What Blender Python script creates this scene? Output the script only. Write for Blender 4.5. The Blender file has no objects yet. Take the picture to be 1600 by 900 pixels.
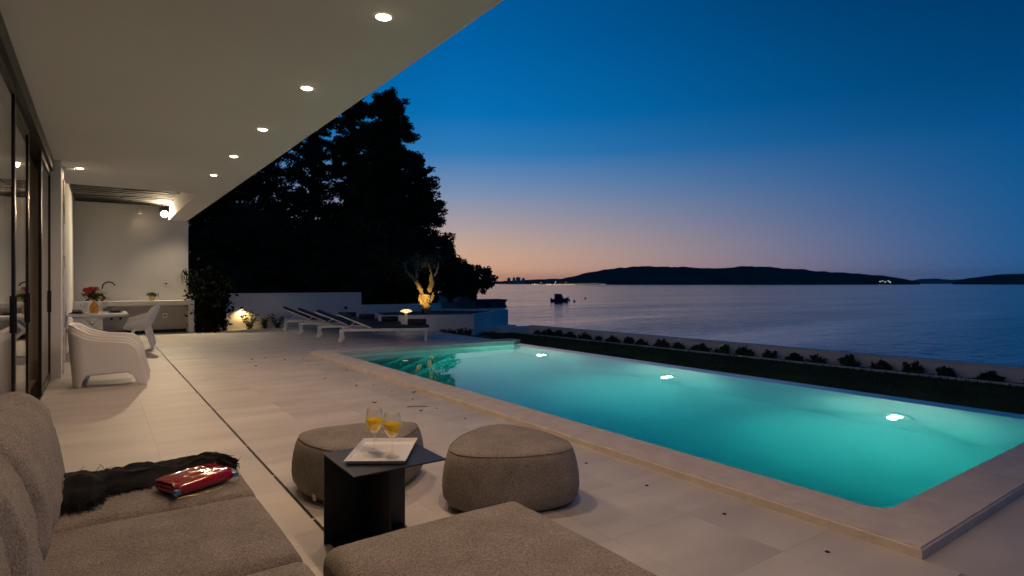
import bpy, bmesh, math, random
import numpy as np
from mathutils import Vector, Matrix, noise as mnoise

R = math.radians
PI = math.pi
random.seed(7)
rng = np.random.default_rng(7)
sc = bpy.context.scene
COL = sc.collection

# ------------------------------------------------------------------ camera
cam = bpy.data.cameras.new('camera')
cam_ob = bpy.data.objects.new('camera', cam)
COL.objects.link(cam_ob)
cam.sensor_width = 36.0
cam.lens = 918 / 1600 * 36
cam.shift_y = -7 / 1600
cam.clip_start = 0.05
cam.clip_end = 60000
cam_ob.location = (0, 0, 1.35)
cam_ob.rotation_euler = (R(90), 0, R(-35.2))
sc.camera = cam_ob

# ------------------------------------------------------------------ world: dusk sky
def lin(r, g, b):
    f = lambda c: (c / 255 / 12.92) if c / 255 <= 0.04045 else ((c / 255 + 0.055) / 1.055) ** 2.4
    return (f(r), f(g), f(b), 1)

world = bpy.data.worlds.new('World')
sc.world = world
world.use_nodes = True
wn, wl = world.node_tree.nodes, world.node_tree.links
bg = wn['Background']
tc = wn.new('ShaderNodeTexCoord')
sep = wn.new('ShaderNodeSeparateXYZ'); wl.new(tc.outputs['Generated'], sep.inputs[0])
def wmath(op, a, b=None, clamp=False):
    n = wn.new('ShaderNodeMath'); n.operation = op; n.use_clamp = clamp
    for i, v in enumerate((a, b)):
        if v is None: continue
        if isinstance(v, (int, float)): n.inputs[i].default_value = v
        else: wl.new(v, n.inputs[i])
    return n.outputs[0]
elev = wmath('ARCSINE', sep.outputs['Z'])
efac = wmath('DIVIDE', wmath('MAXIMUM', elev, 0.0), PI / 2)
# afterglow azimuth: a little left of the view axis
GLOW = R(40 - 10)         # degrees from +Y towards +X
gx, gy = math.sin(GLOW), math.cos(GLOW)
hx = wmath('MULTIPLY', sep.outputs['X'], gx)
hy = wmath('MULTIPLY', sep.outputs['Y'], gy)
hl = wmath('SQRT', wmath('ADD', wmath('MULTIPLY', sep.outputs['X'], sep.outputs['X']), wmath('MULTIPLY', sep.outputs['Y'], sep.outputs['Y'])))
cosa = wmath('DIVIDE', wmath('ADD', hx, hy), wmath('MAXIMUM', hl, 1e-4))
ang = wmath('ARCCOSINE', wmath('MINIMUM', wmath('MAXIMUM', cosa, -1.0), 1.0))
afac = wn.new('ShaderNodeMapRange'); afac.interpolation_type = 'SMOOTHSTEP'
afac.inputs['From Min'].default_value = R(-12); afac.inputs['From Max'].default_value = R(52)
wl.new(ang, afac.inputs['Value'])
def ramp(stops):
    n = wn.new('ShaderNodeValToRGB'); wl.new(efac, n.inputs[0])
    cr = n.color_ramp
    while len(cr.elements) < len(stops): cr.elements.new(0.5)
    for e, (deg, c) in zip(cr.elements, stops):
        e.position = deg / 90; e.color = lin(*c)
    return n.outputs[0]
near = ramp([(0, (246, 168, 124)), (1.2, (246, 186, 140)), (3.2, (220, 180, 150)), (6, (178, 165, 168)), (9, (126, 150, 184)), (12.5, (52, 128, 190)), (16, (6, 116, 186)), (22, (0, 100, 170)), (32, (0, 78, 142)), (90, (0, 40, 84))])
far = ramp([(0, (22, 92, 146)), (2.5, (12, 90, 148)), (7, (2, 86, 144)), (11, (0, 80, 138)), (16, (0, 66, 118)), (24, (0, 50, 94)), (40, (0, 40, 80)), (90, (0, 34, 74))])
mx = wn.new('ShaderNodeMix'); mx.data_type = 'RGBA'
wl.new(afac.outputs[0], mx.inputs[0]); wl.new(near, mx.inputs[6]); wl.new(far, mx.inputs[7])
wl.new(mx.outputs[2], bg.inputs['Color'])
bg.inputs['Strength'].default_value = 1.0

# ------------------------------------------------------------------ exposure and sampling
sc.view_settings.view_transform = 'Standard'
sc.view_settings.look = 'None'
sc.view_settings.exposure = 0.0
sc.view_settings.gamma = 1.0
sc.cycles.use_denoising = True
sc.cycles.sample_clamp_indirect = 4.0
sc.cycles.max_bounces = 8
sc.cycles.transparent_max_bounces = 12
LAMP = (1.0, 0.665, 0.43)          # warm lamp colour

# ------------------------------------------------------------------ materials
MATS = {}
def mat(name, col, rough=0.6, metallic=0.0, var=0.0, vscale=4.0, bump=0.0, bscale=60.0, coat=0.0, spec=0.5,
        objrand=0.0, col2=None, emit=None, estr=0.0, detail=4, bdist=0.01, stretch=None, rvar=0.0, scatter=False):
    m = bpy.data.materials.new(name); m.use_nodes = True
    n, l = m.node_tree.nodes, m.node_tree.links
    p = n['Principled BSDF']
    p.inputs['Roughness'].default_value = rough
    p.inputs['Metallic'].default_value = metallic
    p.inputs['Specular IOR Level'].default_value = spec
    p.inputs['Coat Weight'].default_value = coat
    c = tuple(col) + (1,)
    p.inputs['Base Color'].default_value = c
    src = None
    t = n.new('ShaderNodeTexCoord')
    vec = t.outputs['Object']
    if scatter:
        oi0 = n.new('ShaderNodeObjectInfo'); va = n.new('ShaderNodeVectorMath'); va.operation = 'SCALE'; va.inputs[0].default_value = (37, 91, 13); l.new(oi0.outputs['Random'], va.inputs['Scale'])
        vb = n.new('ShaderNodeVectorMath'); vb.operation = 'ADD'; l.new(vec, vb.inputs[0]); l.new(va.outputs[0], vb.inputs[1]); vec = vb.outputs[0]
    if stretch:
        mp = n.new('ShaderNodeMapping'); mp.inputs['Scale'].default_value = stretch
        l.new(vec, mp.inputs[0]); vec = mp.outputs[0]
    if var or col2:
        nz = n.new('ShaderNodeTexNoise'); nz.inputs['Scale'].default_value = vscale; nz.inputs['Detail'].default_value = detail
        l.new(vec, nz.inputs['Vector'])
        r = n.new('ShaderNodeValToRGB'); l.new(nz.outputs['Fac'], r.inputs[0])
        r.color_ramp.elements[0].position = 0.32; r.color_ramp.elements[1].position = 0.68
        a = tuple(x * (1 - var) for x in col); b = tuple(min(1, x * (1 + var)) for x in (col2 or col))
        r.color_ramp.elements[0].color = a + (1,); r.color_ramp.elements[1].color = b + (1,)
        src = r.outputs[0]
        if rvar:
            mr = n.new('ShaderNodeMapRange'); mr.inputs['To Min'].default_value = rough - rvar; mr.inputs['To Max'].default_value = rough + rvar
            l.new(nz.outputs['Fac'], mr.inputs['Value']); l.new(mr.outputs[0], p.inputs['Roughness'])
    if objrand:
        oi = n.new('ShaderNodeObjectInfo')
        mr = n.new('ShaderNodeMapRange'); mr.inputs['To Min'].default_value = 1 - objrand; mr.inputs['To Max'].default_value = 1 + objrand
        l.new(oi.outputs['Random'], mr.inputs['Value'])
        vm = n.new('ShaderNodeVectorMath'); vm.operation = 'SCALE'
        if src is not None: l.new(src, vm.inputs[0])
        else: vm.inputs[0].default_value = col
        l.new(mr.outputs[0], vm.inputs['Scale'])
        src = vm.outputs[0]
    if src is not None: l.new(src, p.inputs['Base Color'])
    if bump:
        nb = n.new('ShaderNodeTexNoise'); nb.inputs['Scale'].default_value = bscale; nb.inputs['Detail'].default_value = 5
        l.new(vec, nb.inputs['Vector'])
        b = n.new('ShaderNodeBump'); b.inputs['Strength'].default_value = bump; b.inputs['Distance'].default_value = bdist
        l.new(nb.outputs['Fac'], b.inputs['Height']); l.new(b.outputs[0], p.inputs['Normal'])
    if emit:
        p.inputs['Emission Color'].default_value = tuple(emit) + (1,)
        p.inputs['Emission Strength'].default_value = estr
    MATS[name] = m
    return m

M = MATS
mat('tile', (0.475, 0.44, 0.395), 0.55, var=0.15, vscale=1.1, objrand=0.025, bump=0.12, bscale=18, detail=7, stretch=(0.8, 2.6, 1), rvar=0.08, scatter=True)
mat('grout', (0.37, 0.34, 0.30), 0.9, var=0.1)
mat('coping', (0.56, 0.50, 0.44), 0.75, var=0.10, vscale=7, bump=0.5, bscale=45, objrand=0.03, detail=8, scatter=True)
mat('white_paint', (0.70, 0.69, 0.67), 0.75, var=0.03, vscale=1.5, bump=0.08, bscale=140)
mat('ceiling_paint', (0.70, 0.68, 0.65), 0.85, var=0.02, vscale=0.8, bump=0.05, bscale=90)
mat('wall_paint', (0.66, 0.645, 0.63), 0.8, var=0.04, vscale=1.2, bump=0.1, bscale=120)
mat('dark_metal', (0.022, 0.020, 0.018), 0.38, metallic=0.6, var=0.15, vscale=10)
mat('black_steel', (0.011, 0.0115, 0.014), 0.42, var=0.2, vscale=6, bump=0.05, bscale=300)
mat('dark_wood', (0.005, 0.0042, 0.0036), 0.8, var=0.35, vscale=3, stretch=(1, 8, 8), objrand=0.25, bump=0.3, bscale=30)
mat('white_plastic', (0.78, 0.76, 0.72), 0.32, var=0.02, vscale=3)
mat('white_metal', (0.74, 0.73, 0.71), 0.4, var=0.03)
mat('charcoal_sling', (0.030, 0.032, 0.040), 0.8, var=0.2, vscale=40, bump=0.3, bscale=400)
mat('towel', (0.028, 0.030, 0.042), 0.95, var=0.3, vscale=60, bump=0.8, bscale=220)
mat('stone', (0.50, 0.46, 0.40), 0.85, var=0.18, vscale=9, bump=0.8, bscale=25, objrand=0.12)
mat('worktop', (0.60, 0.57, 0.54), 0.45, var=0.04, vscale=6)
mat('recess', (0.40, 0.37, 0.34), 0.8, var=0.06)  # niche back darker than the wall: its shade is put into the colour
mat('tray_white', (0.80, 0.79, 0.77), 0.16, coat=0.5)
mat('chrome', (0.75, 0.74, 0.72), 0.12, metallic=1.0)
mat('brass', (0.60, 0.44, 0.20), 0.28, metallic=1.0)
mat('black_yarn', (0.0035, 0.0032, 0.0032), 0.95, var=0.4, vscale=90, bump=0.9, bscale=260)
mat('red_patent', (0.24, 0.006, 0.008), 0.10, coat=0.5, var=0.1, vscale=6, bump=0.35, bscale=30, bdist=0.006, spec=0.4)
mat('red_lining', (0.16, 0.006, 0.008), 0.5)
mat('bag_blue', (0.05, 0.17, 0.36), 0.35)
mat('bark', (0.20, 0.155, 0.10), 0.9, var=0.35, vscale=9, bump=1.0, bscale=26, bdist=0.04, stretch=(1, 1, 0.35))
mat('dark_bark', (0.05, 0.04, 0.03), 0.95, var=0.3, vscale=6, bump=0.8, bscale=14)
mat('conifer', (0.030, 0.045, 0.022), 0.9, var=0.3, vscale=1.2, spec=0.1)
mat('pine', (0.034, 0.048, 0.024), 0.9, var=0.3, vscale=0.8, spec=0.1)
mat('olive_leaf', (0.10, 0.115, 0.075), 0.7, var=0.3, vscale=6, spec=0.2)
mat('shrub_leaf', (0.040, 0.075, 0.026), 0.6, var=0.35, vscale=9, objrand=0.25, spec=0.3)
mat('grass_blade', (0.045, 0.085, 0.022), 0.75, var=0.35, vscale=1.3, spec=0.15)
mat('soil', (0.055, 0.042, 0.030), 0.95, var=0.3, vscale=8, bump=0.8, bscale=30)
mat('lawn_soil', (0.030, 0.040, 0.016), 0.95, var=0.3, vscale=6)
mat('laurel_leaf', (0.008, 0.011, 0.006), 0.9, var=0.35, vscale=9, spec=0.04)
mat('pebble', (0.50, 0.48, 0.45), 0.8, var=0.25, vscale=30)
mat('earth', (0.045, 0.045, 0.032), 0.95, var=0.35, vscale=0.4, bump=0.6, bscale=2)
mat('rock', (0.075, 0.08, 0.075), 0.9, var=0.35, vscale=0.6, bump=0.8, bscale=2.5, bdist=0.1)
mat('hill', (0.030, 0.040, 0.030), 1.0, var=0.35, vscale=0.012, spec=0.0, detail=8)
mat('far_building', (0.30, 0.29, 0.28), 0.9, var=0.1, vscale=0.05)
mat('boat_hull', (0.05, 0.06, 0.08), 0.4)
mat('boat_canvas', (0.018, 0.022, 0.04), 0.8)
mat('buoy', (0.10, 0.05, 0.03), 0.6)
mat('window_dark', (0.02, 0.022, 0.025), 0.15)
mat('dry_leaf', (0.030, 0.020, 0.014), 0.9, objrand=0.4)
mat('pool_tile', (0.70, 0.76, 0.74), 0.35, var=0.03, vscale=4)
mat('pool_lip', (0.50, 0.55, 0.54), 0.4, var=0.05, vscale=5)
mat('room_wall', (0.40, 0.34, 0.27), 0.9)
mat('curtain', (0.36, 0.30, 0.24), 0.95, var=0.08, vscale=2)
mat('pot', (0.52, 0.40, 0.16), 0.6)
mat('rose_red', (0.50, 0.045, 0.035), 0.6, var=0.3, vscale=30)
mat('rose_white', (0.72, 0.66, 0.50), 0.6, var=0.12, vscale=30)
mat('rose_yellow', (0.66, 0.45, 0.03), 0.6, var=0.2, vscale=30)
mat('vase_glaze', (0.60, 0.17, 0.03), 0.3, col2=(0.85, 0.45, 0.06), var=0.1, vscale=26, coat=0.4)
mat('slate_plate', (0.05, 0.047, 0.045), 0.5)
mat('napkin', (0.24, 0.215, 0.20), 0.9, bump=0.3, bscale=200)
mat('slot_black', (0.006, 0.006, 0.006), 0.8)
mat('tag_white', (0.7, 0.7, 0.68), 0.7)
mat('lens_glow', (0.9, 0.85, 0.75), 0.4, emit=(1.0, 0.80, 0.52), estr=22)
mat('flood_glow', (0.9, 0.85, 0.75), 0.4, emit=(1.0, 0.84, 0.58), estr=60)
mat('garden_glow', (0.9, 0.85, 0.75), 0.4, emit=(1.0, 0.74, 0.36), estr=9)
mat('bollard_glow', (0.9, 0.85, 0.75), 0.4, emit=(1.0, 0.66, 0.30), estr=1.2)
mat('spot_glow', (0.9, 0.85, 0.75), 0.4, emit=(1.0, 0.80, 0.52), estr=3)
mat('pool_glow', (0.9, 0.9, 0.85), 0.4, emit=(1.0, 1.0, 0.86), estr=30)
mat('town_glow', (0.9, 0.8, 0.6), 0.4, emit=(1.0, 0.72, 0.42), estr=10)
mat('town_glow_white', (0.9, 0.9, 0.9), 0.4, emit=(0.95, 0.95, 1.0), estr=8)

def fabric(name, c1, c2):
    m = bpy.data.materials.new(name); m.use_nodes = True
    n, l = m.node_tree.nodes, m.node_tree.links
    p = n['Principled BSDF']; p.inputs['Roughness'].default_value = 0.95; p.inputs['Specular IOR Level'].default_value = 0.15
    p.inputs['Sheen Weight'].default_value = 0.08; p.inputs['Sheen Roughness'].default_value = 0.5
    t = n.new('ShaderNodeTexCoord')
    facs = []
    for s in ((95, 360, 95), (360, 95, 360)):
        mp = n.new('ShaderNodeMapping'); mp.inputs['Scale'].default_value = tuple(x / 100 for x in s)
        l.new(t.outputs['Object'], mp.inputs[0])
        nz = n.new('ShaderNodeTexNoise'); nz.inputs['Scale'].default_value = 100; nz.inputs['Detail'].default_value = 3; nz.inputs['Roughness'].default_value = 0.7
        l.new(mp.outputs[0], nz.inputs['Vector']); facs.append(nz.outputs['Fac'])
    ad = n.new('ShaderNodeMath'); ad.operation = 'ADD'; l.new(facs[0], ad.inputs[0]); l.new(facs[1], ad.inputs[1])
    hf = n.new('ShaderNodeMath'); hf.operation = 'MULTIPLY'; hf.inputs[1].default_value = 0.5; l.new(ad.outputs[0], hf.inputs[0])
    big = n.new('ShaderNodeTexNoise'); big.inputs['Scale'].default_value = 7; big.inputs['Detail'].default_value = 5
    l.new(t.outputs['Object'], big.inputs['Vector'])
    r = n.new('ShaderNodeValToRGB'); l.new(hf.outputs[0], r.inputs[0])
    r.color_ramp.elements[0].position = 0.40; r.color_ramp.elements[1].position = 0.60
    r.color_ramp.elements[0].color = tuple(c1) + (1,); r.color_ramp.elements[1].color = tuple(c2) + (1,)
    mr = n.new('ShaderNodeMapRange'); mr.inputs['From Min'].default_value = 0.3; mr.inputs['From Max'].default_value = 0.7
    mr.inputs['To Min'].default_value = 0.84; mr.inputs['To Max'].default_value = 1.14
    l.new(big.outputs['Fac'], mr.inputs['Value'])
    vm = n.new('ShaderNodeVectorMath'); vm.operation = 'SCALE'; l.new(r.outputs[0], vm.inputs[0]); l.new(mr.outputs[0], vm.inputs['Scale'])
    l.new(vm.outputs[0], p.inputs['Base Color'])
    b = n.new('ShaderNodeBump'); b.inputs['Strength'].default_value = 0.5; b.inputs['Distance'].default_value = 0.004
    l.new(hf.outputs[0], b.inputs['Height']); l.new(b.outputs[0], p.inputs['Normal'])
    MATS[name] = m
fabric('sofa_fabric', (0.105, 0.088, 0.074), (0.36, 0.315, 0.272))
fabric('pouf_fabric', (0.095, 0.081, 0.070), (0.33, 0.292, 0.255))

def pane_material(name, tint, ior, gain):
    m = bpy.data.materials.new(name); m.use_nodes = True
    n, l = m.node_tree.nodes, m.node_tree.links
    n.remove(n['Principled BSDF'])
    out = n['Material Output']
    tr = n.new('ShaderNodeBsdfTransparent'); tr.inputs[0].default_value = tint + (1,)
    gl = n.new('ShaderNodeBsdfGlossy'); gl.inputs['Roughness'].default_value = 0.0; gl.inputs['Color'].default_value = (1, 1, 1, 1)
    lw = n.new('ShaderNodeLayerWeight'); lw.inputs['Blend'].default_value = 0.5       # facing: the same from both sides of the sheet
    pw = n.new('ShaderNodeMath'); pw.operation = 'POWER'; pw.inputs[1].default_value = 5.0; l.new(lw.outputs['Facing'], pw.inputs[0])
    f0 = ((ior - 1) / (ior + 1)) ** 2
    k = n.new('ShaderNodeMath'); k.operation = 'MULTIPLY_ADD'; k.inputs[1].default_value = (1 - f0) * gain; k.inputs[2].default_value = f0 * gain; k.use_clamp = True
    l.new(pw.outputs[0], k.inputs[0])
    mix = n.new('ShaderNodeMixShader'); l.new(k.outputs[0], mix.inputs[0]); l.new(tr.outputs[0], mix.inputs[1]); l.new(gl.outputs[0], mix.inputs[2])
    l.new(mix.outputs[0], out.inputs['Surface'])
    MATS[name] = m
pane_material('door_glass', (0.86, 0.86, 0.84), 1.52, 1.0)
pane_material('thin_glass', (0.975, 0.975, 0.975), 1.6, 1.6)

def juice_material():
    m = bpy.data.materials.new('juice'); m.use_nodes = True
    n, l = m.node_tree.nodes, m.node_tree.links
    p = n['Principled BSDF']; p.inputs['Base Color'].default_value = (1.0, 0.78, 0.015, 1); p.inputs['Roughness'].default_value = 0.15
    tl = n.new('ShaderNodeBsdfTranslucent'); tl.inputs[0].default_value = (1.0, 0.80, 0.02, 1)
    mix = n.new('ShaderNodeMixShader'); mix.inputs[0].default_value = 0.5
    l.new(p.outputs[0], mix.inputs[1]); l.new(tl.outputs[0], mix.inputs[2]); l.new(mix.outputs[0], n['Material Output'].inputs['Surface'])
    MATS['juice'] = m
juice_material()

def water_material():
    m = bpy.data.materials.new('pool_water'); m.use_nodes = True
    n, l = m.node_tree.nodes, m.node_tree.links
    p = n['Principled BSDF']
    p.inputs['Base Color'].default_value = (1, 1, 1, 1); p.inputs['Roughness'].default_value = 0.0
    p.inputs['IOR'].default_value = 1.33; p.inputs['Transmission Weight'].default_value = 1.0
    t = n.new('ShaderNodeTexCoord')
    nz = n.new('ShaderNodeTexNoise'); nz.inputs['Scale'].default_value = 1.6; nz.inputs['Detail'].default_value = 3
    l.new(t.outputs['Object'], nz.inputs['Vector'])
    b = n.new('ShaderNodeBump'); b.inputs['Strength'].default_value = 0.03; b.inputs['Distance'].default_value = 0.025
    l.new(nz.outputs['Fac'], b.inputs['Height']); l.new(b.outputs[0], p.inputs['Normal'])
    va = n.new('ShaderNodeVolumeAbsorption'); va.inputs['Color'].default_value = (0.0, 0.937, 0.945, 1); va.inputs['Density'].default_value = 0.90
    vs = n.new('ShaderNodeVolumeScatter'); vs.inputs['Color'].default_value = (0.75, 1.0, 0.97, 1); vs.inputs['Density'].default_value = 0.42; vs.inputs['Anisotropy'].default_value = 0.4
    ad = n.new('ShaderNodeAddShader'); l.new(va.outputs[0], ad.inputs[0]); l.new(vs.outputs[0], ad.inputs[1])
    l.new(ad.outputs[0], n['Material Output'].inputs['Volume'])
    MATS['pool_water'] = m
water_material()

def sea_material():
    m = bpy.data.materials.new('sea_water'); m.use_nodes = True
    n, l = m.node_tree.nodes, m.node_tree.links
    p = n['Principled BSDF']
    p.inputs['Base Color'].default_value = (0.004, 0.038, 0.085, 1); p.inputs['Roughness'].default_value = 0.12
    p.inputs['IOR'].default_value = 1.33
    t = n.new('ShaderNodeTexCoord')
    mw = n.new('ShaderNodeMapping'); mw.inputs['Scale'].default_value = (0.016, 0.075, 1); mw.inputs['Rotation'].default_value = (0, 0, R(40)); l.new(t.outputs['Object'], mw.inputs[0])
    wnz = n.new('ShaderNodeTexNoise'); wnz.inputs['Scale'].default_value = 1.0; wnz.inputs['Detail'].default_value = 6; wnz.inputs['Roughness'].default_value = 0.65; l.new(mw.outputs[0], wnz.inputs['Vector'])
    wr_ = n.new('ShaderNodeMapRange'); wr_.inputs['From Min'].default_value = 0.36; wr_.inputs['From Max'].default_value = 0.66; wr_.inputs['To Min'].default_value = 0.04; wr_.inputs['To Max'].default_value = 0.46
    l.new(wnz.outputs['Fac'], wr_.inputs['Value'])                    # calm and wind-ruffled patches
    hs = []
    for s, w in (((0.55, 0.95, 1), 0.42), ((0.06, 0.13, 1), 1.9)):
        mp = n.new('ShaderNodeMapping'); mp.inputs['Scale'].default_value = s; mp.inputs['Rotation'].default_value = (0, 0, R(35))
        l.new(t.outputs['Object'], mp.inputs[0])
        nz = n.new('ShaderNodeTexNoise'); nz.inputs['Scale'].default_value = 1.0; nz.inputs['Detail'].default_value = 4; nz.inputs['Roughness'].default_value = 0.6
        l.new(mp.outputs[0], nz.inputs['Vector'])
        k = n.new('ShaderNodeMath'); k.operation = 'MULTIPLY'; k.inputs[1].default_value = w; l.new(nz.outputs['Fac'], k.inputs[0]); hs.append(k.outputs[0])
    ad = n.new('ShaderNodeMath'); ad.operation = 'ADD'; l.new(hs[0], ad.inputs[0]); l.new(hs[1], ad.inputs[1])
    b = n.new('ShaderNodeBump'); b.inputs['Strength'].default_value = 1.0; l.new(wr_.outputs[0], b.inputs['Distance'])
    l.new(ad.outputs[0], b.inputs['Height']); l.new(b.outputs[0], p.inputs['Normal'])
    MATS['sea_water'] = m
sea_material()

# ------------------------------------------------------------------ helpers
class MB:
    """collects shapes for ONE mesh object"""
    def __init__(s): s.v = []; s.f = []
    def add(s, vs, fs):
        o = len(s.v); s.v.extend(tuple(p) for p in vs); s.f.extend(tuple(i + o for i in f) for f in fs); return s
    def box(s, a, b, m=None):
        x0, y0, z0 = a; x1, y1, z1 = b
        vs = [Vector(p) for p in ((x0, y0, z0), (x1, y0, z0), (x1, y1, z0), (x0, y1, z0), (x0, y0, z1), (x1, y0, z1), (x1, y1, z1), (x0, y1, z1))]
        if m is not None: vs = [m @ p for p in vs]
        return s.add(vs, [(0, 3, 2, 1), (4, 5, 6, 7), (0, 1, 5, 4), (1, 2, 6, 5), (2, 3, 7, 6), (3, 0, 4, 7)])
    def bbox(s, a, b, r, m=None):
        """box with chamfered edges"""
        c = [(a[i] + b[i]) / 2 for i in range(3)]; h = [abs(b[i] - a[i]) / 2 for i in range(3)]
        bm = bmesh.new(); bmesh.ops.create_cube(bm, size=2)
        for v in bm.verts: v.co = Vector((v.co.x * h[0] + c[0], v.co.y * h[1] + c[1], v.co.z * h[2] + c[2]))
        bmesh.ops.bevel(bm, geom=list(bm.edges), offset=r, segments=2, affect='EDGES', profile=0.5)
        if m is not None: bm.transform(m)
        bm.verts.index_update()
        s.add([v.co.copy() for v in bm.verts], [tuple(v.index for v in f.verts) for f in bm.faces]); bm.free(); return s
    def tube(s, pts, rad, n=8, caps=True):
        pts = [Vector(p) for p in pts]; rs = rad if isinstance(rad, (list, tuple)) else [rad] * len(pts)
        vs, fs = [], []
        up = Vector((0.13, 0.21, 0.97))
        for i, p in enumerate(pts):
            d = (pts[min(i + 1, len(pts) - 1)] - pts[max(i - 1, 0)]).normalized()
            if abs(d.dot(up)) > 0.95: up = Vector((0.95, 0.2, 0.1))
            a = d.cross(up).normalized(); b = a.cross(d).normalized(); up = b if abs(d.dot(b)) < 0.95 else up
            for k in range(n):
                t = 2 * PI * k / n; vs.append(p + (a * math.cos(t) + b * math.sin(t)) * rs[i])
        for i in range(len(pts) - 1):
            for k in range(n):
                k2 = (k + 1) % n; fs.append((i * n + k, i * n + k2, (i + 1) * n + k2, (i + 1) * n + k))
        if caps:
            fs.append(tuple(range(n - 1, -1, -1))); fs.append(tuple((len(pts) - 1) * n + k for k in range(n)))
        return s.add(vs, fs)
    def lathe(s, prof, n=24, m=None, closed=False):
        vs, fs = [], []
        for (r, z) in prof:
            for k in range(n):
                t = 2 * PI * k / n; p = Vector((r * math.cos(t), r * math.sin(t), z)); vs.append(m @ p if m is not None else p)
        for i in range(len(prof) - 1):
            for k in range(n):
                k2 = (k + 1) % n; fs.append((i * n + k, i * n + k2, (i + 1) * n + k2, (i + 1) * n + k))
        if prof[0][0] > 1e-6: fs.append(tuple(range(n - 1, -1, -1))) if not closed else None
        if prof[-1][0] > 1e-6 and not closed: fs.append(tuple((len(prof) - 1) * n + k for k in range(n)))
        return s.add(vs, [f for f in fs if f])
    def prism(s, poly, z0, z1):
        n = len(poly)
        vs = [(x, y, z0) for x, y in poly] + [(x, y, z1) for x, y in poly]
        fs = [tuple(range(n - 1, -1, -1)), tuple(range(n, 2 * n))] + [(i, (i + 1) % n, n + (i + 1) % n, n + i) for i in range(n)]
        return s.add(vs, fs)
    def grid(s, fn, nu, nv):
        vs = [fn(i / nu, j / nv) for j in range(nv + 1) for i in range(nu + 1)]
        fs = [(j * (nu + 1) + i, j * (nu + 1) + i + 1, (j + 1) * (nu + 1) + i + 1, (j + 1) * (nu + 1) + i) for j in range(nv) for i in range(nu)]
        return s.add(vs, fs)
    def mesh(s, name, m, smooth=False):
        me = bpy.data.meshes.new(name); me.from_pydata([tuple(v) for v in s.v], [], s.f); me.materials.append(MATS[m])
        if smooth:
            me.polygons.foreach_set('use_smooth', [True] * len(me.polygons))
            try: me.set_sharp_from_angle(angle=R(smooth if smooth is not True else 40))
            except Exception: pass
        me.update(); return me
    def build(s, name, m, parent=None, loc=None, rot=None, smooth=False, **kw):
        o = bpy.data.objects.new(name, s.mesh(name, m, smooth)); COL.objects.link(o)
        if parent: o.parent = parent
        if loc: o.location = loc
        if rot: o.rotation_euler = rot
        tag(o, **kw); return o

def tag(o, label=None, cat=None, group=None, kind=None):
    if label: o['label'] = label
    if cat: o['category'] = cat
    if group: o['group'] = group
    if kind: o['kind'] = kind
    return o
def thing(name, label, cat, loc=(0, 0, 0), rz=0.0, group=None):
    o = bpy.data.objects.new(name, None); COL.objects.link(o); o.location = loc; o.rotation_euler = (0, 0, rz)
    o.empty_display_size = 0.1
    return tag(o, label, cat, group)
def copy_tree(o, parent=None, label=None):
    c = o.copy(); COL.objects.link(c)
    if parent: c.parent = parent
    if label: c['label'] = label
    for ch in list(o.children): copy_tree(ch, c)
    return c
def share(me, name, parent, loc=(0, 0, 0), rot=(0, 0, 0), scale=(1, 1, 1)):
    o = bpy.data.objects.new(name, me); COL.objects.link(o)
    if parent: o.parent = parent
    o.location = loc; o.rotation_euler = rot; o.scale = scale; return o
def light(kind, name, parent, loc, power, color=LAMP, rot=(0, 0, 0), **kw):
    d = bpy.data.lights.new(name, kind); d.energy = power; d.color = color
    for k, v in kw.items(): setattr(d, k, v)
    o = bpy.data.objects.new(name, d); COL.objects.link(o); o.location = loc; o.rotation_euler = rot
    if parent: o.parent = parent
    return o
def nmesh(name, verts, faces4, m):
    """fast mesh from numpy quads"""
    me = bpy.data.meshes.new(name); nv, nf = len(verts), len(faces4)
    me.vertices.add(nv); me.vertices.foreach_set('co', verts.astype(np.float32).ravel())
    me.loops.add(nf * 4); me.loops.foreach_set('vertex_index', faces4.astype(np.int32).ravel())
    me.polygons.add(nf); me.polygons.foreach_set('loop_start', np.arange(0, nf * 4, 4, dtype=np.int32))
    me.update(calc_edges=True); me.materials.append(MATS[m]); return me
def leaf_quads(cent, size, elong=1.8, up=0.0, dirs=None):
    """one quad leaf at each centre, random turn"""
    n = len(cent); a = rng.normal(size=(n, 3))
    if dirs is not None: a = dirs + 0.55 * a
    a[:, 2] += up; a /= np.linalg.norm(a, axis=1)[:, None]
    b = np.cross(a, rng.normal(size=(n, 3))); b /= np.linalg.norm(b, axis=1)[:, None] + 1e-9
    s = (size * rng.uniform(0.6, 1.4, n))[:, None]
    l = a * s * elong * 0.5; w = b * s * 0.5
    v = np.stack([cent - l, cent + w * 0.9, cent + l, cent - w * 0.9], axis=1).reshape(-1, 3)
    return v, np.arange(n * 4).reshape(-1, 4)
def fbm(x, y, z=0.0, o=4): return mnoise.fractal(Vector((x, y, z)), 1.0, 2.0, o)
ORD = ['first', 'second', 'third', 'fourth', 'fifth', 'sixth', 'seventh', 'eighth', 'ninth', 'tenth', 'eleventh', 'twelfth', 'thirteenth', 'fourteenth', 'fifteenth',
       'sixteenth', 'seventeenth', 'eighteenth', 'nineteenth', 'twentieth', 'twenty-first', 'twenty-second', 'twenty-third', 'twenty-fourth', 'twenty-fifth', 'twenty-sixth']

# ================================================================== SETTING
SEA = -2.6
o = MB().grid(lambda u, v: (-10900 + 21800 * u, -10900 + 21800 * v, SEA), 40, 40).build('sea', 'sea_water', kind='structure')

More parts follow.
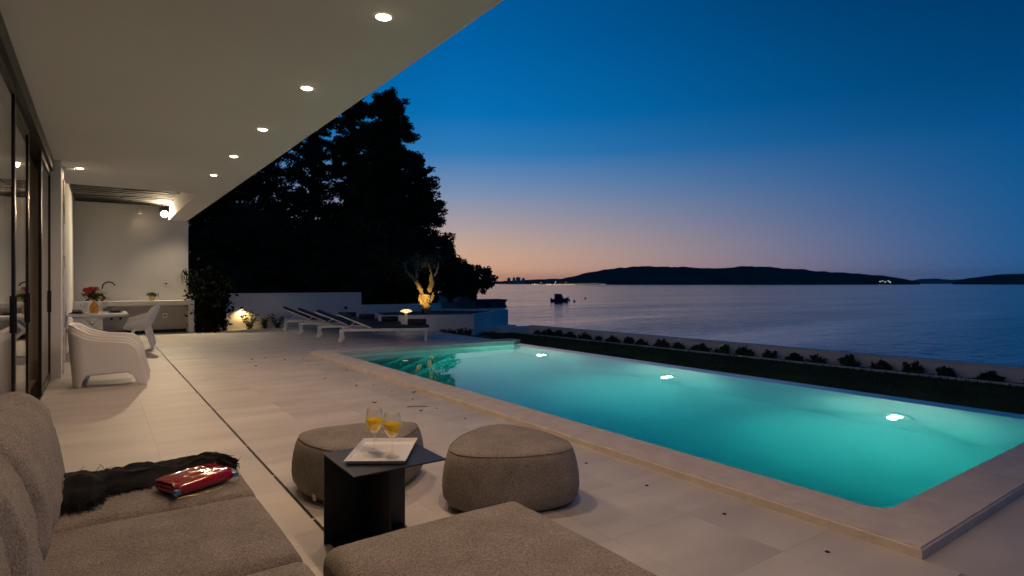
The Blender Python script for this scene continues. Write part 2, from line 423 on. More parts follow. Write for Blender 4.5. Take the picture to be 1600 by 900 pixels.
# ground under the garden, the house and the wood
land = MB()                                            # four sheets of earth left open where the pool is dug in
land.prism([(-60, -12), (3.30, -12), (3.30, 12.0), (-60, 12.0)], -3.2, -0.32)
land.prism([(3.3001, -12), (11.75, -12), (11.88, 1.0), (3.3001, 1.0)], -3.2, -0.32)
land.prism([(8.10, 1.0001), (11.88, 1.0001), (11.25, 12.0), (8.10, 12.0)], -3.2, -0.32)
land.prism([(-60, 12.0001), (11.25, 12.0001), (11.0, 15.5), (11.9, 17.2), (12.4, 20), (15.6, 27), (22, 39), (33, 57), (47, 76), (52, 86), (46, 100), (0, 140), (-60, 140)], -3.2, -0.32)
land.build('ground', 'earth', kind='structure')

# ---------------- terrace with tiles
PX0, PX1, PY0, PY1 = 3.69, 8.07, 1.52, 10.98          # pool water
CX0, CY0, CY1 = 3.29, 1.19, 11.40                       # coping outer edges
TX1 = 7.80                                              # terrace edge on the sea side
b = MB()
b.box((-0.54, -3, -0.30), (3.45, 18.8, -0.006)); b.box((3.4505, 11.2, -0.30), (TX1, 18.8, -0.006)); b.box((3.4505, -3, -0.30), (9.5, 1.31, -0.006))
terrace = b.build('terrace', 'grout', kind='structure')
TS = 0.6
def tile_mesh(w, h):
    return MB().box((0.0005, 0.0005, -0.005), (w - 0.0005, h - 0.0005, 0.0)).mesh('tile', 'tile')
tile_cache = {}
def tile(x, y, w, h):
    k = (round(w, 3), round(h, 3))
    if k not in tile_cache: tile_cache[k] = tile_mesh(w, h)
    share(tile_cache[k], 'tile', terrace, (x, y, 0))
SLOT = 1.01
xs_cols = [(-0.54, 0.40)] + [(0.40, SLOT - 0.006)] + [(SLOT + 0.012 + TS * k, min(SLOT + 0.012 + TS * (k + 1), CX0)) for k in range(4)]
Y_OFF = 1.63
ys = [Y_OFF + TS * k for k in range(-1, 29)]
for (xa, xb) in xs_cols:
    if xa < 0.3:
        for y in [Y_OFF + 1.2 * k for k in range(0, 15)]:
            tile(xa, y, xb - xa, min(1.2, 18.8 - y))
        continue
    for y in ys:
        if 18.75 - y > 0.1: tile(xa, y, xb - xa, min(TS, 18.8 - y))
k = 0
x = CX0
while x < TX1 - 0.05:
    for y in [11.40 + 1.2 * j for j in range(7)]:
        tile(x, y, min(TS, TX1 - x), min(1.2, 18.8 - y))
    x += TS
x = CX0
while x < 6.8:
    for y in (0.43, -0.17):
        tile(x, y, TS, TS if y < 0.2 else CY0 - 0.43)
    x += TS
# slot drain between the tiles
dr = thing('slot_drain', 'long thin black slot drain running through the terrace tiles', 'drain', (SLOT, 0, 0))
MB().box((-0.004, 3.0, -0.006), (0.010, 11.25, -0.0035)).build('channel', 'slot_black', dr)
for k in range(9):
    MB().box((-0.005, 3.4 + k * 0.93, -0.003), (0.011, 3.425 + k * 0.93, -0.0008)).build('bridge', 'tile', dr)

# ---------------- garden ground, lawn, sea wall
MB().prism([(8.14, 0.0), (11.3, 0.0), (10.35, 14.1), (9.35, 15.0), (8.95, 14.5), (7.80, 15.02), (7.80, 11.41), (8.14, 11.41)], -0.30, -0.15).build('lawn_soil', 'lawn_soil', kind='structure')
n = 60000
gy_ = rng.uniform(0.8, 15.2, n); gx_ = rng.uniform(7.95, 11.2, n)
edge = 11.10 - (gy_ - 0.0) * (0.85 / 14.0)
keep = (gx_ < edge) & ((gx_ > 8.16) | (gy_ > 11.5)) & ~((gx_ < 8.98) & (gy_ > 13.3)) & ~((gy_ > 14.0) & (gx_ < 9.2))
gx_, gy_ = gx_[keep], gy_[keep]; n = len(gx_)
h = rng.uniform(0.025, 0.055, n); a = rng.uniform(0, 2 * PI, n); lean = rng.normal(0, 0.014, (n, 2)); w = 0.004
dx, dy = np.cos(a) * w, np.sin(a) * w
z0 = np.full(n, -0.15)
v = np.stack([np.stack([gx_ - dx, gy_ - dy, z0], 1), np.stack([gx_ + dx, gy_ + dy, z0], 1), np.stack([gx_ + lean[:, 0] + dx * .3, gy_ + lean[:, 1] + dy * .3, z0 + h], 1), np.stack([gx_ + lean[:, 0] - dx * .3, gy_ + lean[:, 1] - dy * .3, z0 + h], 1)], 1).reshape(-1, 3)
share(nmesh('grass', v, np.arange(n * 4).reshape(-1, 4), 'grass_blade'), 'grass', None)
tag(bpy.data.objects['grass'], 'short dark lawn grass between the pool and the sea wall', 'grass', kind='stuff')
def line(p, q, t): return (p[0] + (q[0] - p[0]) * t, p[1] + (q[1] - p[1]) * t)
WA, WB = (11.62, 0.0), (10.72, 14.3)                     # sea wall, lawn side foot
wd = Vector((WB[0] - WA[0], WB[1] - WA[1], 0)).normalized(); wnrm = Vector((wd.y, -wd.x, 0))
mat('sea_wall_paint', (0.78, 0.77, 0.75), 0.7, var=0.04, vscale=1.5)
sw = thing('sea_wall', 'long low white wall between the lawn and the sea', 'wall')
def strip(p, q, w, z0, z1): 
    d = Vector((q[0] - p[0], q[1] - p[1], 0)).normalized(); nn = Vector((d.y, -d.x, 0)) * w
    return MB().prism([p, (p[0] + nn.x, p[1] + nn.y), (q[0] + nn.x, q[1] + nn.y), q], z0, z1)
strip(WA, WB, 0.17, -0.9, 0.05).build('wall_body', 'sea_wall_paint', sw)
strip((WA[0] - 0.02, WA[1]), (WB[0] - 0.02, WB[1]), 0.21, 0.0505, 0.08).build('wall_cap', 'white_paint', sw)
e0, e1 = (WA[0] - 0.52, 0.0), (WB[0] - 0.46, 14.15)
strip(e0, e1, 0.05, -0.30, -0.115).build('garden_edging', 'white_paint', label='thin pale edging strip between the lawn and the shrub bed', cat='edging')
strip((e0[0] + 0.05, 0), (e1[0] + 0.05, 14.15), 0.46, -0.30, -0.16).build('shrub_bed', 'soil', kind='structure')
# scattered pale pebbles in the bed (uncountable)
pv = MB()
for k in range(700):
    t = random.random(); p = line(e0, e1, t); s = random.uniform(0.010, 0.024); x = p[0] + random.uniform(0.06, 0.48)
    pv.lathe([(0.0, -s * .5), (s, 0), (0.0, s * .6)], 5, Matrix.Translation((x, p[1], -0.155)))
pv.build('pebbles', 'pebble', label='small pale pebbles strewn in the shrub bed', cat='pebbles', kind='stuff')

def shrub_mesh(seed, rx, rz, n=900, leaf=0.035):
    r = np.random.default_rng(seed); nc = 26
    cc = r.normal(size=(nc, 3)); cc /= np.linalg.norm(cc, axis=1)[:, None]; cc *= r.uniform(0.45, 1.0, nc)[:, None]
    cc[:, 2] = np.abs(cc[:, 2]); c = cc[r.integers(0, nc, n)] + r.normal(0, 0.12, (n, 3))
    c[:, 2] = np.clip(c[:, 2], 0.02, 1.25); c *= np.array([rx, rx, rz])
    return nmesh('foliage', *leaf_quads(c, leaf, 1.7, 0.5), 'shrub_leaf')
shrub_meshes = [shrub_mesh(s, *d) for s, d in enumerate([(0.17, 0.20), (0.19, 0.18), (0.16, 0.22), (0.20, 0.19), (0.15, 0.17)])]
stem_me = MB()
for k in range(5):
    a = k * 1.26; stem_me.tube([(0, 0, -0.02), (math.cos(a) * .05, math.sin(a) * .05, .09), (math.cos(a) * .12, math.sin(a) * .12, .17)], [.008, .006, .003], 5)
stem_me = stem_me.mesh('stem', 'dark_bark')
N_SH = 25
for k in range(N_SH):
    t = 0.115 + 0.855 * (k / (N_SH - 1)) + random.uniform(-0.006, 0.006)
    p = line(e0, e1, t)
    s = random.uniform(0.80, 1.02)
    e = thing('low_shrub', f'low round shrub in the sea wall bed, {ORD[k]} from the right edge' if k else 'low round shrub in the sea wall bed, nearest the right edge', 'shrub',
              (p[0] + random.uniform(0.20, 0.30), p[1], -0.16), random.uniform(0, 6), 'low shrubs along the sea wall')
    share(shrub_meshes[k % 5], 'foliage', e, scale=(s, s, s)); share(stem_me, 'stem', e)

# white low slabs at the far end of the lawn
for k, (ax, ay, bx, by, w, lab) in enumerate([(9.55, 15.05, 11.0, 15.35, 0.45, 'white low stone step slab behind, beside the planter end'), (9.85, 14.55, 11.0, 14.45, 0.42, 'white low stone step slab in front, at the end of the shrub row')]):
    st = thing('step_slab', lab, 'step', (0, 0, 0), 0, 'white step slabs by the sea')
    d = Vector((bx - ax, by - ay, 0)).normalized(); nn = Vector((-d.y, d.x, 0)) * w
    MB().prism([(ax, ay), (bx, by), (bx + nn.x, by + nn.y), (ax + nn.x, ay + nn.y)], -0.16, 0.02).build('tread', 'white_paint', st)
    MB().prism([(ax + .05, ay + .04), (bx - .05, by + .04), (bx + nn.x - .05, by + nn.y - .04), (ax + nn.x + .05, ay + nn.y - .04)], -0.5, -0.1605).build('riser', 'wall_paint', st)

# ================================================================== POOL
pool = thing('swimming_pool', 'large lit turquoise infinity pool with pale stone coping', 'pool', (0, 0, 0))
ZB, ZW = -1.55, -0.05
bm_ = MB()
bm_.box((PX0 - .02, PY0 - .02, ZB - .1), (PX1 - .27, PY1 + .02, ZB)); floor_ = bm_.build('basin_floor', 'pool_tile', pool)
MB().box((PX0 - .20, PY0 - .25, ZB), (PX0 - .0, PY1 + .25, -0.0225)).build('basin_wall', 'pool_tile', pool)
MB().box((PX0 + .0005, PY0 - .2, ZB), (PX1 - .27, PY0, -0.025)).build('basin_wall', 'pool_tile', pool)
MB().box((PX0 + .0005, PY1, ZB), (PX1 - .27, PY1 + .2, -0.025)).build('basin_wall', 'pool_tile', pool)
MB().box((PX1 - .2695, PY0 - .2, ZB - .1), (PX1, PY1 + .2, ZW - 0.012)).build('overflow_wall', 'pool_lip', pool)
# steps in the far corner
for k, a_ in enumerate((0.95, 1.45, 1.95, 2.45)):
    t0 = -.28 - .27 * k
    MB().prism([(PX0 + .001, PY1 - .001), (PX0 + .001, PY1 - a_), (PX0 + a_, PY1 - .001)], t0 - .268 if k < 3 else ZB + .001, t0).build('step', 'pool_tile', pool)
wb = MB().box((PX0 - .10, PY0 - .10, ZB - .05), (PX1 + .004, PY1 + .10, ZW))
wb.build('pool_water', 'pool_water', pool)
# coping stones
def coping_piece(poly):
    bm = bmesh.new(); vs = [bm.verts.new((x, y, -0.022)) for x, y in poly]; f = bm.faces.new(vs)
    r_ = bmesh.ops.extrude_face_region(bm, geom=[f]); 
    for v in r_['geom']:
        if isinstance(v, bmesh.types.BMVert): v.co.z = 0.055
    bmesh.ops.recalc_face_normals(bm, faces=bm.faces)
    def rim(e):
        a, b_ = e.verts[0].co, e.verts[1].co
        if min(a.z, b_.z) < .05: return False
        on = lambda q, r_: abs(q - r_) < 1e-4
        return any(on(a.x, q) and on(b_.x, q) for q in (CX0, PX0 - .012)) or any(on(a.y, q) and on(b_.y, q) for q in (CY0, CY1, PY0, PY1)) or (abs(a.x - b_.x) > 1e-4 and abs(a.y - b_.y) > 1e-4)
    top = [e for e in bm.edges if rim(e)]
    bmesh.ops.bevel(bm, geom=top, offset=0.011, segments=3, affect='EDGES')
    me = bpy.data.meshes.new('coping_stone'); bm.to_mesh(me); bm.free(); me.materials.append(MATS['coping'])
    return share(me, 'coping_stone', pool)
g = 0.0006
ny = 10; L = (CY1 - CY0 - 0.9) / ny
for k in range(ny):
    y0 = CY0 + 0.45 + L * k; coping_piece([(CX0, y0 + g), (PX0 - .012, y0 + g), (PX0 - .012, y0 + L - g), (CX0, y0 + L - g)])
# corner stones with rounded inner corners
r = 0.10; icx, icy = PX0 - .012, PY0 + .0
arc = [(icx + r - r * math.sin(t), icy + r - r * math.cos(t)) for t in [i * PI / 2 / 6 for i in range(7)]]
coping_piece([(CX0, CY0), (CX0 + .75, CY0), (CX0 + .75, icy)] + arc + [(icx, CY0 + .45 - g), (CX0, CY0 + .45 - g)])
coping_piece([(CX0, CY1 - .45 + g), (icx, CY1 - .45 + g), (icx, PY1), (CX0 + .75, PY1), (CX0 + .75, CY1), (CX0, CY1)])
for k in range(4):
    w = (7.98 - CX0 - .75) / 4; x0 = CX0 + .75 + w * k
    coping_piece([(x0 + g, CY0), (x0 + w - g, CY0), (x0 + w - g, PY0), (x0 + g, PY0)])
    coping_piece([(x0 + g, PY1), (x0 + w - g, PY1), (x0 + w - g, CY1), (x0 + g, CY1)])
# underwater lamps in the sea-side wall
for k, y in enumerate((3.07, 6.47, 9.83)):
    MB().lathe([(0.0, 0.0), (0.135, 0.0), (0.15, 0.012), (0.15, 0.03)], 24, Matrix.Translation((PX1 - .272, y, -0.92)) @ Matrix.Rotation(R(-90), 4, 'Y')).build('lamp_rim', 'white_plastic', pool, smooth=True)
    ln = MB().lathe([(0.0, 0.040), (0.04, 0.038), (0.065, 0.032), (0.072, 0.026)], 24, Matrix.Translation((PX1 - .272, y, -0.92)) @ Matrix.Rotation(R(-90), 4, 'Y')).build('lamp_lens', 'pool_glow', pool, smooth=True)
    light('SPOT', 'pool_lamp', pool, (PX1 - .36, y, -0.92), 370, (1.0, 0.97, 0.78), (0, R(90 - 32), 0), spot_size=R(125), spot_blend=1.0, shadow_soft_size=0.05)
    light('POINT', 'pool_lamp_wash', pool, (PX1 - .27 - .16, y, -0.92), 145, (1.0, 0.95, 0.70), shadow_soft_size=0.05)
dn = MB().lathe([(0.0, 0.012), (0.08, 0.012), (0.10, 0.0)], 20, Matrix.Translation((5.3, 3.4, ZB + .002))).build('floor_drain', 'white_plastic', pool)
MB().lathe([(0.0, 0.0), (0.07, 0.0), (0.075, 0.02)], 18, Matrix.Translation((4.25, PY0 + .001, -0.30)) @ Matrix.Rotation(R(90), 4, 'X')).build('inlet', 'white_plastic', pool)
MB().box((CX0, 1.312, -0.5), (7.98, PY0 - .21, -0.0225)).build('foundation', 'grout', pool)
MB().box((PX1 + .006, 1.35, -0.5), (PX1 + .06, 11.2, -0.13)).build('overflow_channel', 'pool_lip', pool)

# ================================================================== VILLA
CZ = 3.10
villa = thing('villa', 'white modern villa with deep flat roof overhang and dark glazed sliding doors', 'house')
b = MB()
b.box((-6, -4, CZ), (2.05, 12.9, CZ + .45)); b.build('roof', 'ceiling_paint', villa)
MB().box((1.60, 12.9005, CZ + .0005), (2.05, 19.1, CZ + .45)).build('roof_beam', 'ceiling_paint', villa)
MB().box((-6, 12.9005, CZ + .55), (1.5995, 19.1, CZ + .75)).build('upper_roof', 'dark_wood', villa)
MB().box((-0.9, 18.8, -0.3), (2.09, 19.05, CZ + .0)).build('end_wall', 'wall_paint', villa)
MB().box((-0.9, 18.8, CZ + .001), (1.5995, 19.05, CZ + .549)).build('end_wall_top', 'wall_paint', villa)
MB().box((-0.9, 11.0, -0.3), (-0.50, 18.799, CZ + .549)).build('side_wall', 'wall_paint', villa)
MB().box((-0.62, 10.55, -0.3), (-0.425, 10.9995, CZ - .0005)).build('pillar', 'wall_paint', villa)
# rough stone edging on the pillar's far corner
z = 0.0
while z < CZ - .05:
    hh = random.uniform(0.16, 0.32); hh = min(hh, CZ - .005 - z)
    MB().bbox((-0.4995, 11.0005, z + .004), (-0.405 + random.uniform(-.012, .012), 11.16, z + hh - .004), 0.008).build('stone', 'stone', villa)
    z += hh
# dark slats of the pergola
y = 13.4
while y < 18.7:
    x = -0.47
    while x < 1.58:
        w = min(random.choice((0.7, 0.95, 1.2)), 1.585 - x)
        if 1.585 - x - w < .25: w = 1.585 - x
        zz = CZ + .36 + random.uniform(-.008, .008)
        MB().bbox((x + .003, y, zz), (x + w - .003, y + .19, zz + .05), 0.004).build('board', 'dark_wood', villa); x += w
    y += 0.30
# glazed sliding doors
GX = -0.56
def door(y0, y1, xo, pane=True, fw=0.055, hd=.016):
    b = MB()
    b.box((xo - hd, y0, 0.0125), (xo + hd, y0 + fw, 2.94)); b.box((xo - hd, y1 - fw, 0.0125), (xo + hd, y1, 2.94))
    b.box((xo - hd + .001, y0 + fw, 0.0125), (xo + hd - .001, y1 - fw, 0.09)); b.box((xo - hd + .001, y0 + fw, 2.87), (xo + hd - .001, y1 - fw, 2.939))
    d = b.build('sliding_door', 'dark_metal', villa)
    if pane: MB().box((xo - .005, y0 + fw, 0.09), (xo + .005, y1 - fw, 2.87)).build('pane', 'door_glass', d)
    MB().box((xo + hd, y1 - .045, 0.95), (xo + hd + .012, y1 - .025, 1.25)).build('handle', 'dark_metal', d)
    MB().box((xo + hd + .0005, y1 - .012, 0.02), (xo + hd + .004, y1 - .002, 2.93)).build('seal_strip', 'brass', d)
door(0.2, 2.2, GX - .034); door(2.15, 4.2, GX + .0); door(4.15, 6.22, GX - .0); door(6.18, 7.82, GX - .034); door(7.70, 7.95, GX - .085, pane=False, fw=.12); door(8.95, 10.54, GX - .0)
MB().box((GX - .13, -3, 2.941), (GX + .05, 10.549, CZ - .0005)).build('door_head', 'dark_metal', villa)
MB().box((GX - .13, -3, -.3), (GX + .02, 10.549, 0.012)).build('door_track', 'dark_metal', villa)
# dim room behind the glass
b = MB(); b.box((-5.6, -3, -0.3), (-0.70, 10.6, 0.0)); b.build('room_floor', 'room_wall', villa)
MB().box((-5.8, -3, 0.0), (-5.6, 10.6, CZ - .001)).build('room_wall', 'room_wall', villa)
MB().box((-5.6, 10.62, 0.0), (-0.63, 10.9, CZ - .001)).build('room_wall', 'room_wall', villa)
MB().box((-5.8, -3.2, 0.0), (-0.63, -3.0, CZ - .001)).build('room_wall', 'room_wall', villa)
def curtain(y0, y1, x):
    MB().grid(lambda u, v: (x + .035 * math.sin(u * (y1 - y0) * 38) + .01 * math.sin(u * 17), y0 + (y1 - y0) * u, 0.02 + 2.86 * v), int((y1 - y0) * 40), 2).build('curtain', 'curtain', villa, smooth=True)
curtain(6.35, 7.7, -0.80)
curtain(4.4, 6.1, -0.80)

# recessed downlights along the eave (the row carries on over the camera)
def downlight(x, y, label, power, cone=176):
    e = thing('ceiling_downlight', label, 'downlight', (x, y, CZ), 0, 'recessed downlights in the overhang')
    MB().lathe([(0.062, -0.002), (0.064, -0.006), (0.052, -0.008), (0.048, -0.003)], 24, closed=True).build('trim_ring', 'white_metal', e, smooth=True)
    MB().lathe([(0.0, -0.020), (0.022, -0.018), (0.038, -0.012), (0.047, -0.0035)], 20).build('lens', 'lens_glow', e, smooth=True)
    light('SPOT', 'downlight_lamp', e, (0, 0, -0.03), power, spot_size=R(cone), spot_blend=0.6, shadow_soft_size=0.04)
for k, y in enumerate((0.19, 1.91, 3.63, 5.35, 7.07, 8.79, 10.51)):
    lab = ['recessed round downlight in the eave over the sofa corner', 'recessed round downlight in the eave just above the side table', 'largest and nearest lit downlight of the eave row, by the roof edge',
           'second nearest lit downlight of the eave row in view', 'third nearest lit downlight of the eave row in view', 'second farthest lit downlight of the eave row', 'farthest and smallest lit downlight of the eave row'][k]
    downlight(1.53, y, lab, 73)
downlight(-0.22, 11.05, 'lit downlight close to the pillar beside the dining table', 12)
MB().bbox((-0.40, 11.05, CZ - .035), (-0.28, 11.17, CZ - .0005), 0.012).build('smoke_detector', 'white_plastic', label='small white detector box on the ceiling beside the pillar', cat='detector', smooth=True)

# pergola spots
def spot_fixture(x, z, label, glow, tilt=0, rz=0, k=1.0):
    e = thing('spotlight', label, 'spotlight', (x, 18.66, z), rz, 'cylinder spotlights high on the end wall')
    MB().box((-.02, .03, -.02), (.02, .139, .02), Matrix.Rotation(-rz, 4, 'Z')).build('bracket', 'white_metal', e)
    m = Matrix.Rotation(tilt, 4, 'X') @ Matrix.Scale(k, 4)
    MB().lathe([(0.0, .075), (.05, .07), (.055, .06), (.055, -.07), (.047, -.075), (.045, -.06)], 20, m).build('housing', 'white_metal', e, smooth=True)
    MB().lathe([(0.0, -.073), (.0465, -.071)], 20, m).build('lens', glow, e)
    return e
e = spot_fixture(1.48, 3.30, 'dazzling lit spotlight high on the end wall by the roof beam', 'flood_glow', R(-66), R(6), 1.9)
light('SPOT', 'spot_lamp', e, (0, -.19, -.08), 420, (1.0, 0.77, 0.48), (R(-62), 0, 0), spot_size=R(172), spot_blend=0.7, shadow_soft_size=0.06)
e = spot_fixture(0.93, 3.30, 'small white cylinder spotlight on the end wall, left of the dazzling one', 'spot_glow')
light('SPOT', 'spot_lamp', e, (0, -.03, -.09), 1.2, LAMP, (0, 0, 0), spot_size=R(110), spot_blend=0.7, shadow_soft_size=0.04)

# ================================================================== GARDEN WALLS AND PLANTER
gw = thing('garden_wall', 'white rendered garden wall behind the loungers with a lower right section', 'wall')
MB().box((2.0905, 18.8, -.3), (7.15, 19.0, 1.06)).build('tall_section', 'wall_paint', gw)
MB().box((7.1505, 18.82, -.3), (10.15, 19.0, 0.64)).build('low_section', 'wall_paint', gw)
pl = thing('raised_planter', 'white raised planter around the lit olive tree', 'planter')
A_, B_, C_, D_, E_ = (6.45, 15.65), (8.9, 14.52), (11.65, 16.75), (10.2, 18.7), (7.2, 18.7)
def inset(poly, d):
    c = Vector((sum(p[0] for p in poly) / len(poly), sum(p[1] for p in poly) / len(poly)))
    return [tuple(c + (Vector(p) - c) * (1 - d / (Vector(p) - c).length)) for p in poly]
outer = [A_, B_, C_, D_, E_]; inner = inset(outer, 0.24)
b = MB(); n5 = 5
vs = [(x, y, -.3) for x, y in outer] + [(x, y, .45) for x, y in outer] + [(x, y, .45) for x, y in inner] + [(x, y, .2) for x, y in inner]
fs = []
for i in range(5):
    j = (i + 1) % 5; fs += [(i, j, 5 + j, 5 + i), (5 + i, 5 + j, 10 + j, 10 + i), (10 + i, 10 + j, 15 + j, 15 + i)]
b.add(vs, fs).build('planter_wall', 'wall_paint', pl)
MB().prism(inset(outer, 0.245), .20, .385).build('planter_soil', 'soil', pl)

def wall_lamp(x, z, lit, label):
    e = thing('wall_lamp', label, 'wall lamp', (x, 18.8, z), 0, 'small lamps on the garden wall')
    MB().box((-.03, -.012, -.03), (.03, -.0005, .05)).build('back_plate', 'dark_metal', e)
    MB().lathe([(0.0, .07), (.035, .065), (.062, .0), (.055, -.004), (.03, .04)], 20, Matrix.Translation((0, -.075, 0))).build('shade', 'dark_metal', e, smooth=True)
    if lit:
        MB().lathe([(0.0, -.012), (.03, -.008), (.036, .01), (.02, .035)], 14, Matrix.Translation((0, -.075, 0))).build('bulb', 'garden_glow', e, smooth=True)
        light('SPOT', 'wall_lamp_light', e, (0, -.10, -.035), 20, (1.0, .64, .22), (R(14), 0, 0), spot_size=R(150), spot_blend=.9, shadow_soft_size=.025)
wall_lamp(3.47, .60, True, 'lit wall lamp shining down the white wall left of the loungers')
wall_lamp(6.60, .54, False, 'small unlit dark wall lamp on the white wall above the loungers')
bl = thing('bollard_light', 'lit garden bollard with a flat dark cap between loungers and planter', 'bollard light', (6.86, 14.72, 0))
MB().tube([(0, 0, 0), (0, 0, .55)], .035, 16).build('post', 'white_metal', bl, smooth=True)
MB().lathe([(.036, .5505), (.07, .565), (.15, .585), (.165, .595), (.13, .625), (.07, .65), (.045, .655)], 26).build('diffuser', 'bollard_glow', bl, smooth=True)
MB().lathe([(.05, .6555), (.052, .675), (.035, .70), (0, .705)], 18).build('cap', 'dark_metal', bl, smooth=True)
light('POINT', 'bollard_lamp', bl, (0, -.0, .53), 0.0, (1, .72, .36))
bpy.data.lights['bollard_lamp'].energy = 2.2; bpy.data.lights['bollard_lamp'].shadow_soft_size = .06

# ================================================================== TREES
def tube_chain(mb, p0, d, length, r0, r1, bend=0.25, n=6, sides=7, droop=0.0):
    pts = [Vector(p0)]; d = Vector(d).normalized()
    for i in range(n):
        d = (d + Vector((random.gauss(0, bend), random.gauss(0, bend), random.gauss(0, bend) * .6 - droop)) * .35).normalized()
        pts.append(pts[-1] + d * (length / n))
    mb.tube(pts, [r0 + (r1 - r0) * i / n for i in range(n + 1)], sides); return pts
def conifer(loc, H, rad, label, seed, group, crown_from=0.04, shape=1.0, nb=110, per=130, leaf=0.078, top=0.35):
    random.seed(seed); global rng; rng = np.random.default_rng(seed)
    t = thing('conifer_tree', label, 'tree', loc, 0, group)
    mb = MB(); tube_chain(mb, (0, 0, 0), (0, 0, 1), H * .97, H * .017 + .06, .02, .03, 10, 8)
    cents, dirs = [], []
    for k in range(nb):
        f = crown_from + (1 - crown_from) * ((k + random.random()) / nb)
        z = f * H; prof = min(1.0, ((1 - f) / (1 - top)) ** 0.55 + .06) if f > top else 0.8 + .2 * f / top
        L = rad * prof * shape * random.choice((.68, .8, .92, 1.0, 1.1)) * random.uniform(.85, 1.1)
        az = random.uniform(0, 2 * PI); rise = random.uniform(-.05, .45) + .5 * max(0, f - .6)
        d = np.array([math.cos(az), math.sin(az), rise]); d /= np.linalg.norm(d)
        if k % 2 == 0: mb.tube([(0, 0, z), tuple(d * L * .5 + np.array([0, 0, z])), tuple(d * L * .95 + np.array([0, 0, z - .06 * L]))], [.05, .03, .008], 4, False)
        m = max(12, int(per * (L / rad + .15))); s = rng.uniform(.0, 1, m) ** .8
        w = (.10 + .20 * np.sin(np.clip(s, 0, 1) * PI * .85)) * L * .55 + .05
        nt = max(3, int(L * 4)); ts = rng.uniform(.15, 1, nt); tw = (.10 + .22 * np.sin(ts * PI * .85)) * L * .55 + .04
        tc_ = d[None] * (ts * L)[:, None] + rng.normal(size=(nt, 3)) * tw[:, None] * np.array([1, 1, .45]); tc_[:, 2] += z - .06 * L * ts ** 2
        c = tc_[rng.integers(0, nt, m)] + np.clip(rng.normal(size=(m, 3)), -1.5, 1.5) * np.array([.10, .10, .065]) * (1 + .3 * L)
        cents.append(c); dirs.append(np.repeat(d[None] + np.array([[0, 0, .25]]), m, 0))
    mb.build('trunk', 'dark_bark', t, smooth=True)
    c = np.concatenate(cents); dd = np.concatenate(dirs)
    share(nmesh('crown', *leaf_quads(c, leaf, 2.1, .0, dd), 'conifer'), 'crown', t); return t
def broad(loc, H, rx, label, seed, group, m='pine', trunk=.25, ncl=70, per=110, leaf=.16, flat=.8, name='pine_tree', crown_lo=.35):
    random.seed(seed); global rng; rng = np.random.default_rng(seed)
    t = thing(name, label, 'tree', loc, 0, group)
    mb = MB(); zc = H * (crown_lo + 1) / 2; rz = H * (1 - crown_lo) / 2
    pts = tube_chain(mb, (0, 0, 0), (0.05, 0.03, 1), zc, trunk, trunk * .5, .12, 6, 8)
    cc = rng.normal(size=(ncl, 3)); cc /= np.linalg.norm(cc, axis=1)[:, None]; cc *= rng.uniform(.35, .98, ncl)[:, None] ** .6
    cc *= np.array([rx, rx, rz]); cc[:, 2] += zc
    for k in range(0, ncl, 5): mb.tube([tuple(pts[-2]), tuple(Vector(pts[-2]).lerp(Vector(cc[k]), .5) + Vector((0, 0, .1))), tuple(cc[k])], [trunk * .35, trunk * .2, .02], 5, False)
    mb.build('trunk', 'dark_bark', t, smooth=True)
    idx = np.repeat(np.arange(ncl), per); cs = rng.uniform(.13, .26, ncl) * rx
    off = rng.normal(size=(len(idx), 3)); off *= (cs[idx] * rng.uniform(.5, 1.05, len(idx)))[:, None] / (np.linalg.norm(off, axis=1)[:, None]) * np.array([1, 1, flat])
    share(nmesh('crown', *leaf_quads(cc[idx] + off, leaf, 1.8, .2), m), 'crown', t); return t
G1 = 'tall trees behind the garden wall'
def ground_at(u, d): return (d * (.5764 + .8171 * u), d * (.8171 - .5764 * u))
TR = [ # bearing, range, height, radius
    (-.212, 31, 11.7, 2.55, 'tallest dark conifer with ragged right outline against the dusk sky'),
    (-.163, 31, 8.3, 1.75, 'shorter dark conifer forming the right shoulder of the tallest one'),
    (-.268, 33, 12.9, 2.0, 'dark conifer just left of the tallest one, touching the roof edge'),
    (-.345, 32, 13.4, 1.85, 'slim dense dark conifer between the two sky gaps'),
    (-.425, 34, 13.6, 2.3, 'dark conifer left of the left sky gap under the eave'),
    (-.49, 31, 13.0, 2.3, 'dark conifer beside the shrub, half hidden by the eave'),
    (-.535, 30, 12.0, 2.5, 'leftmost dark conifer next to the white end wall')]
for k, (u, d, H, rad, lab) in enumerate(TR):
    x, y = ground_at(u, d)
    conifer((x, y, -.35), H, rad, lab, 20 + k, G1, nb=(250, 130, 180, 160, 150, 150, 150)[k], per=620 if k == 0 else 460)
for k, (u, d, H, rx, lab) in enumerate([(-.145, 40, 4.9, 2.3, 'rounded dark pine right of the tallest conifer'), (-.105, 52, 4.2, 2.0, 'low rounded dark pine sloping down toward the headland'),
        (-.225, 27, 4.6, 2.4, 'dark undergrowth tree behind the olive tree'), (-.30, 27, 4.4, 2.2, 'dark undergrowth tree behind the middle of the white wall'), (-.375, 27, 4.6, 2.4, 'dark undergrowth tree behind the left half of the white wall'),
        (-.45, 26, 5.2, 2.4, 'dark undergrowth tree behind the wall lamp')]):
    x, y = ground_at(u, d); broad((x, y, -.35), H, rx, lab, 50 + k, 'rounded dark trees below the conifers', ncl=90, per=200, leaf=.12, crown_lo=.02 if k > 1 else .08)
x, y = ground_at(-.062, 88); broad((x, y, -1.2), 5.4, 3.2, 'wide dark pine leaning out over the stone jetty', 61, 'rounded dark trees below the conifers', ncl=70, per=90, leaf=.24, crown_lo=.18)
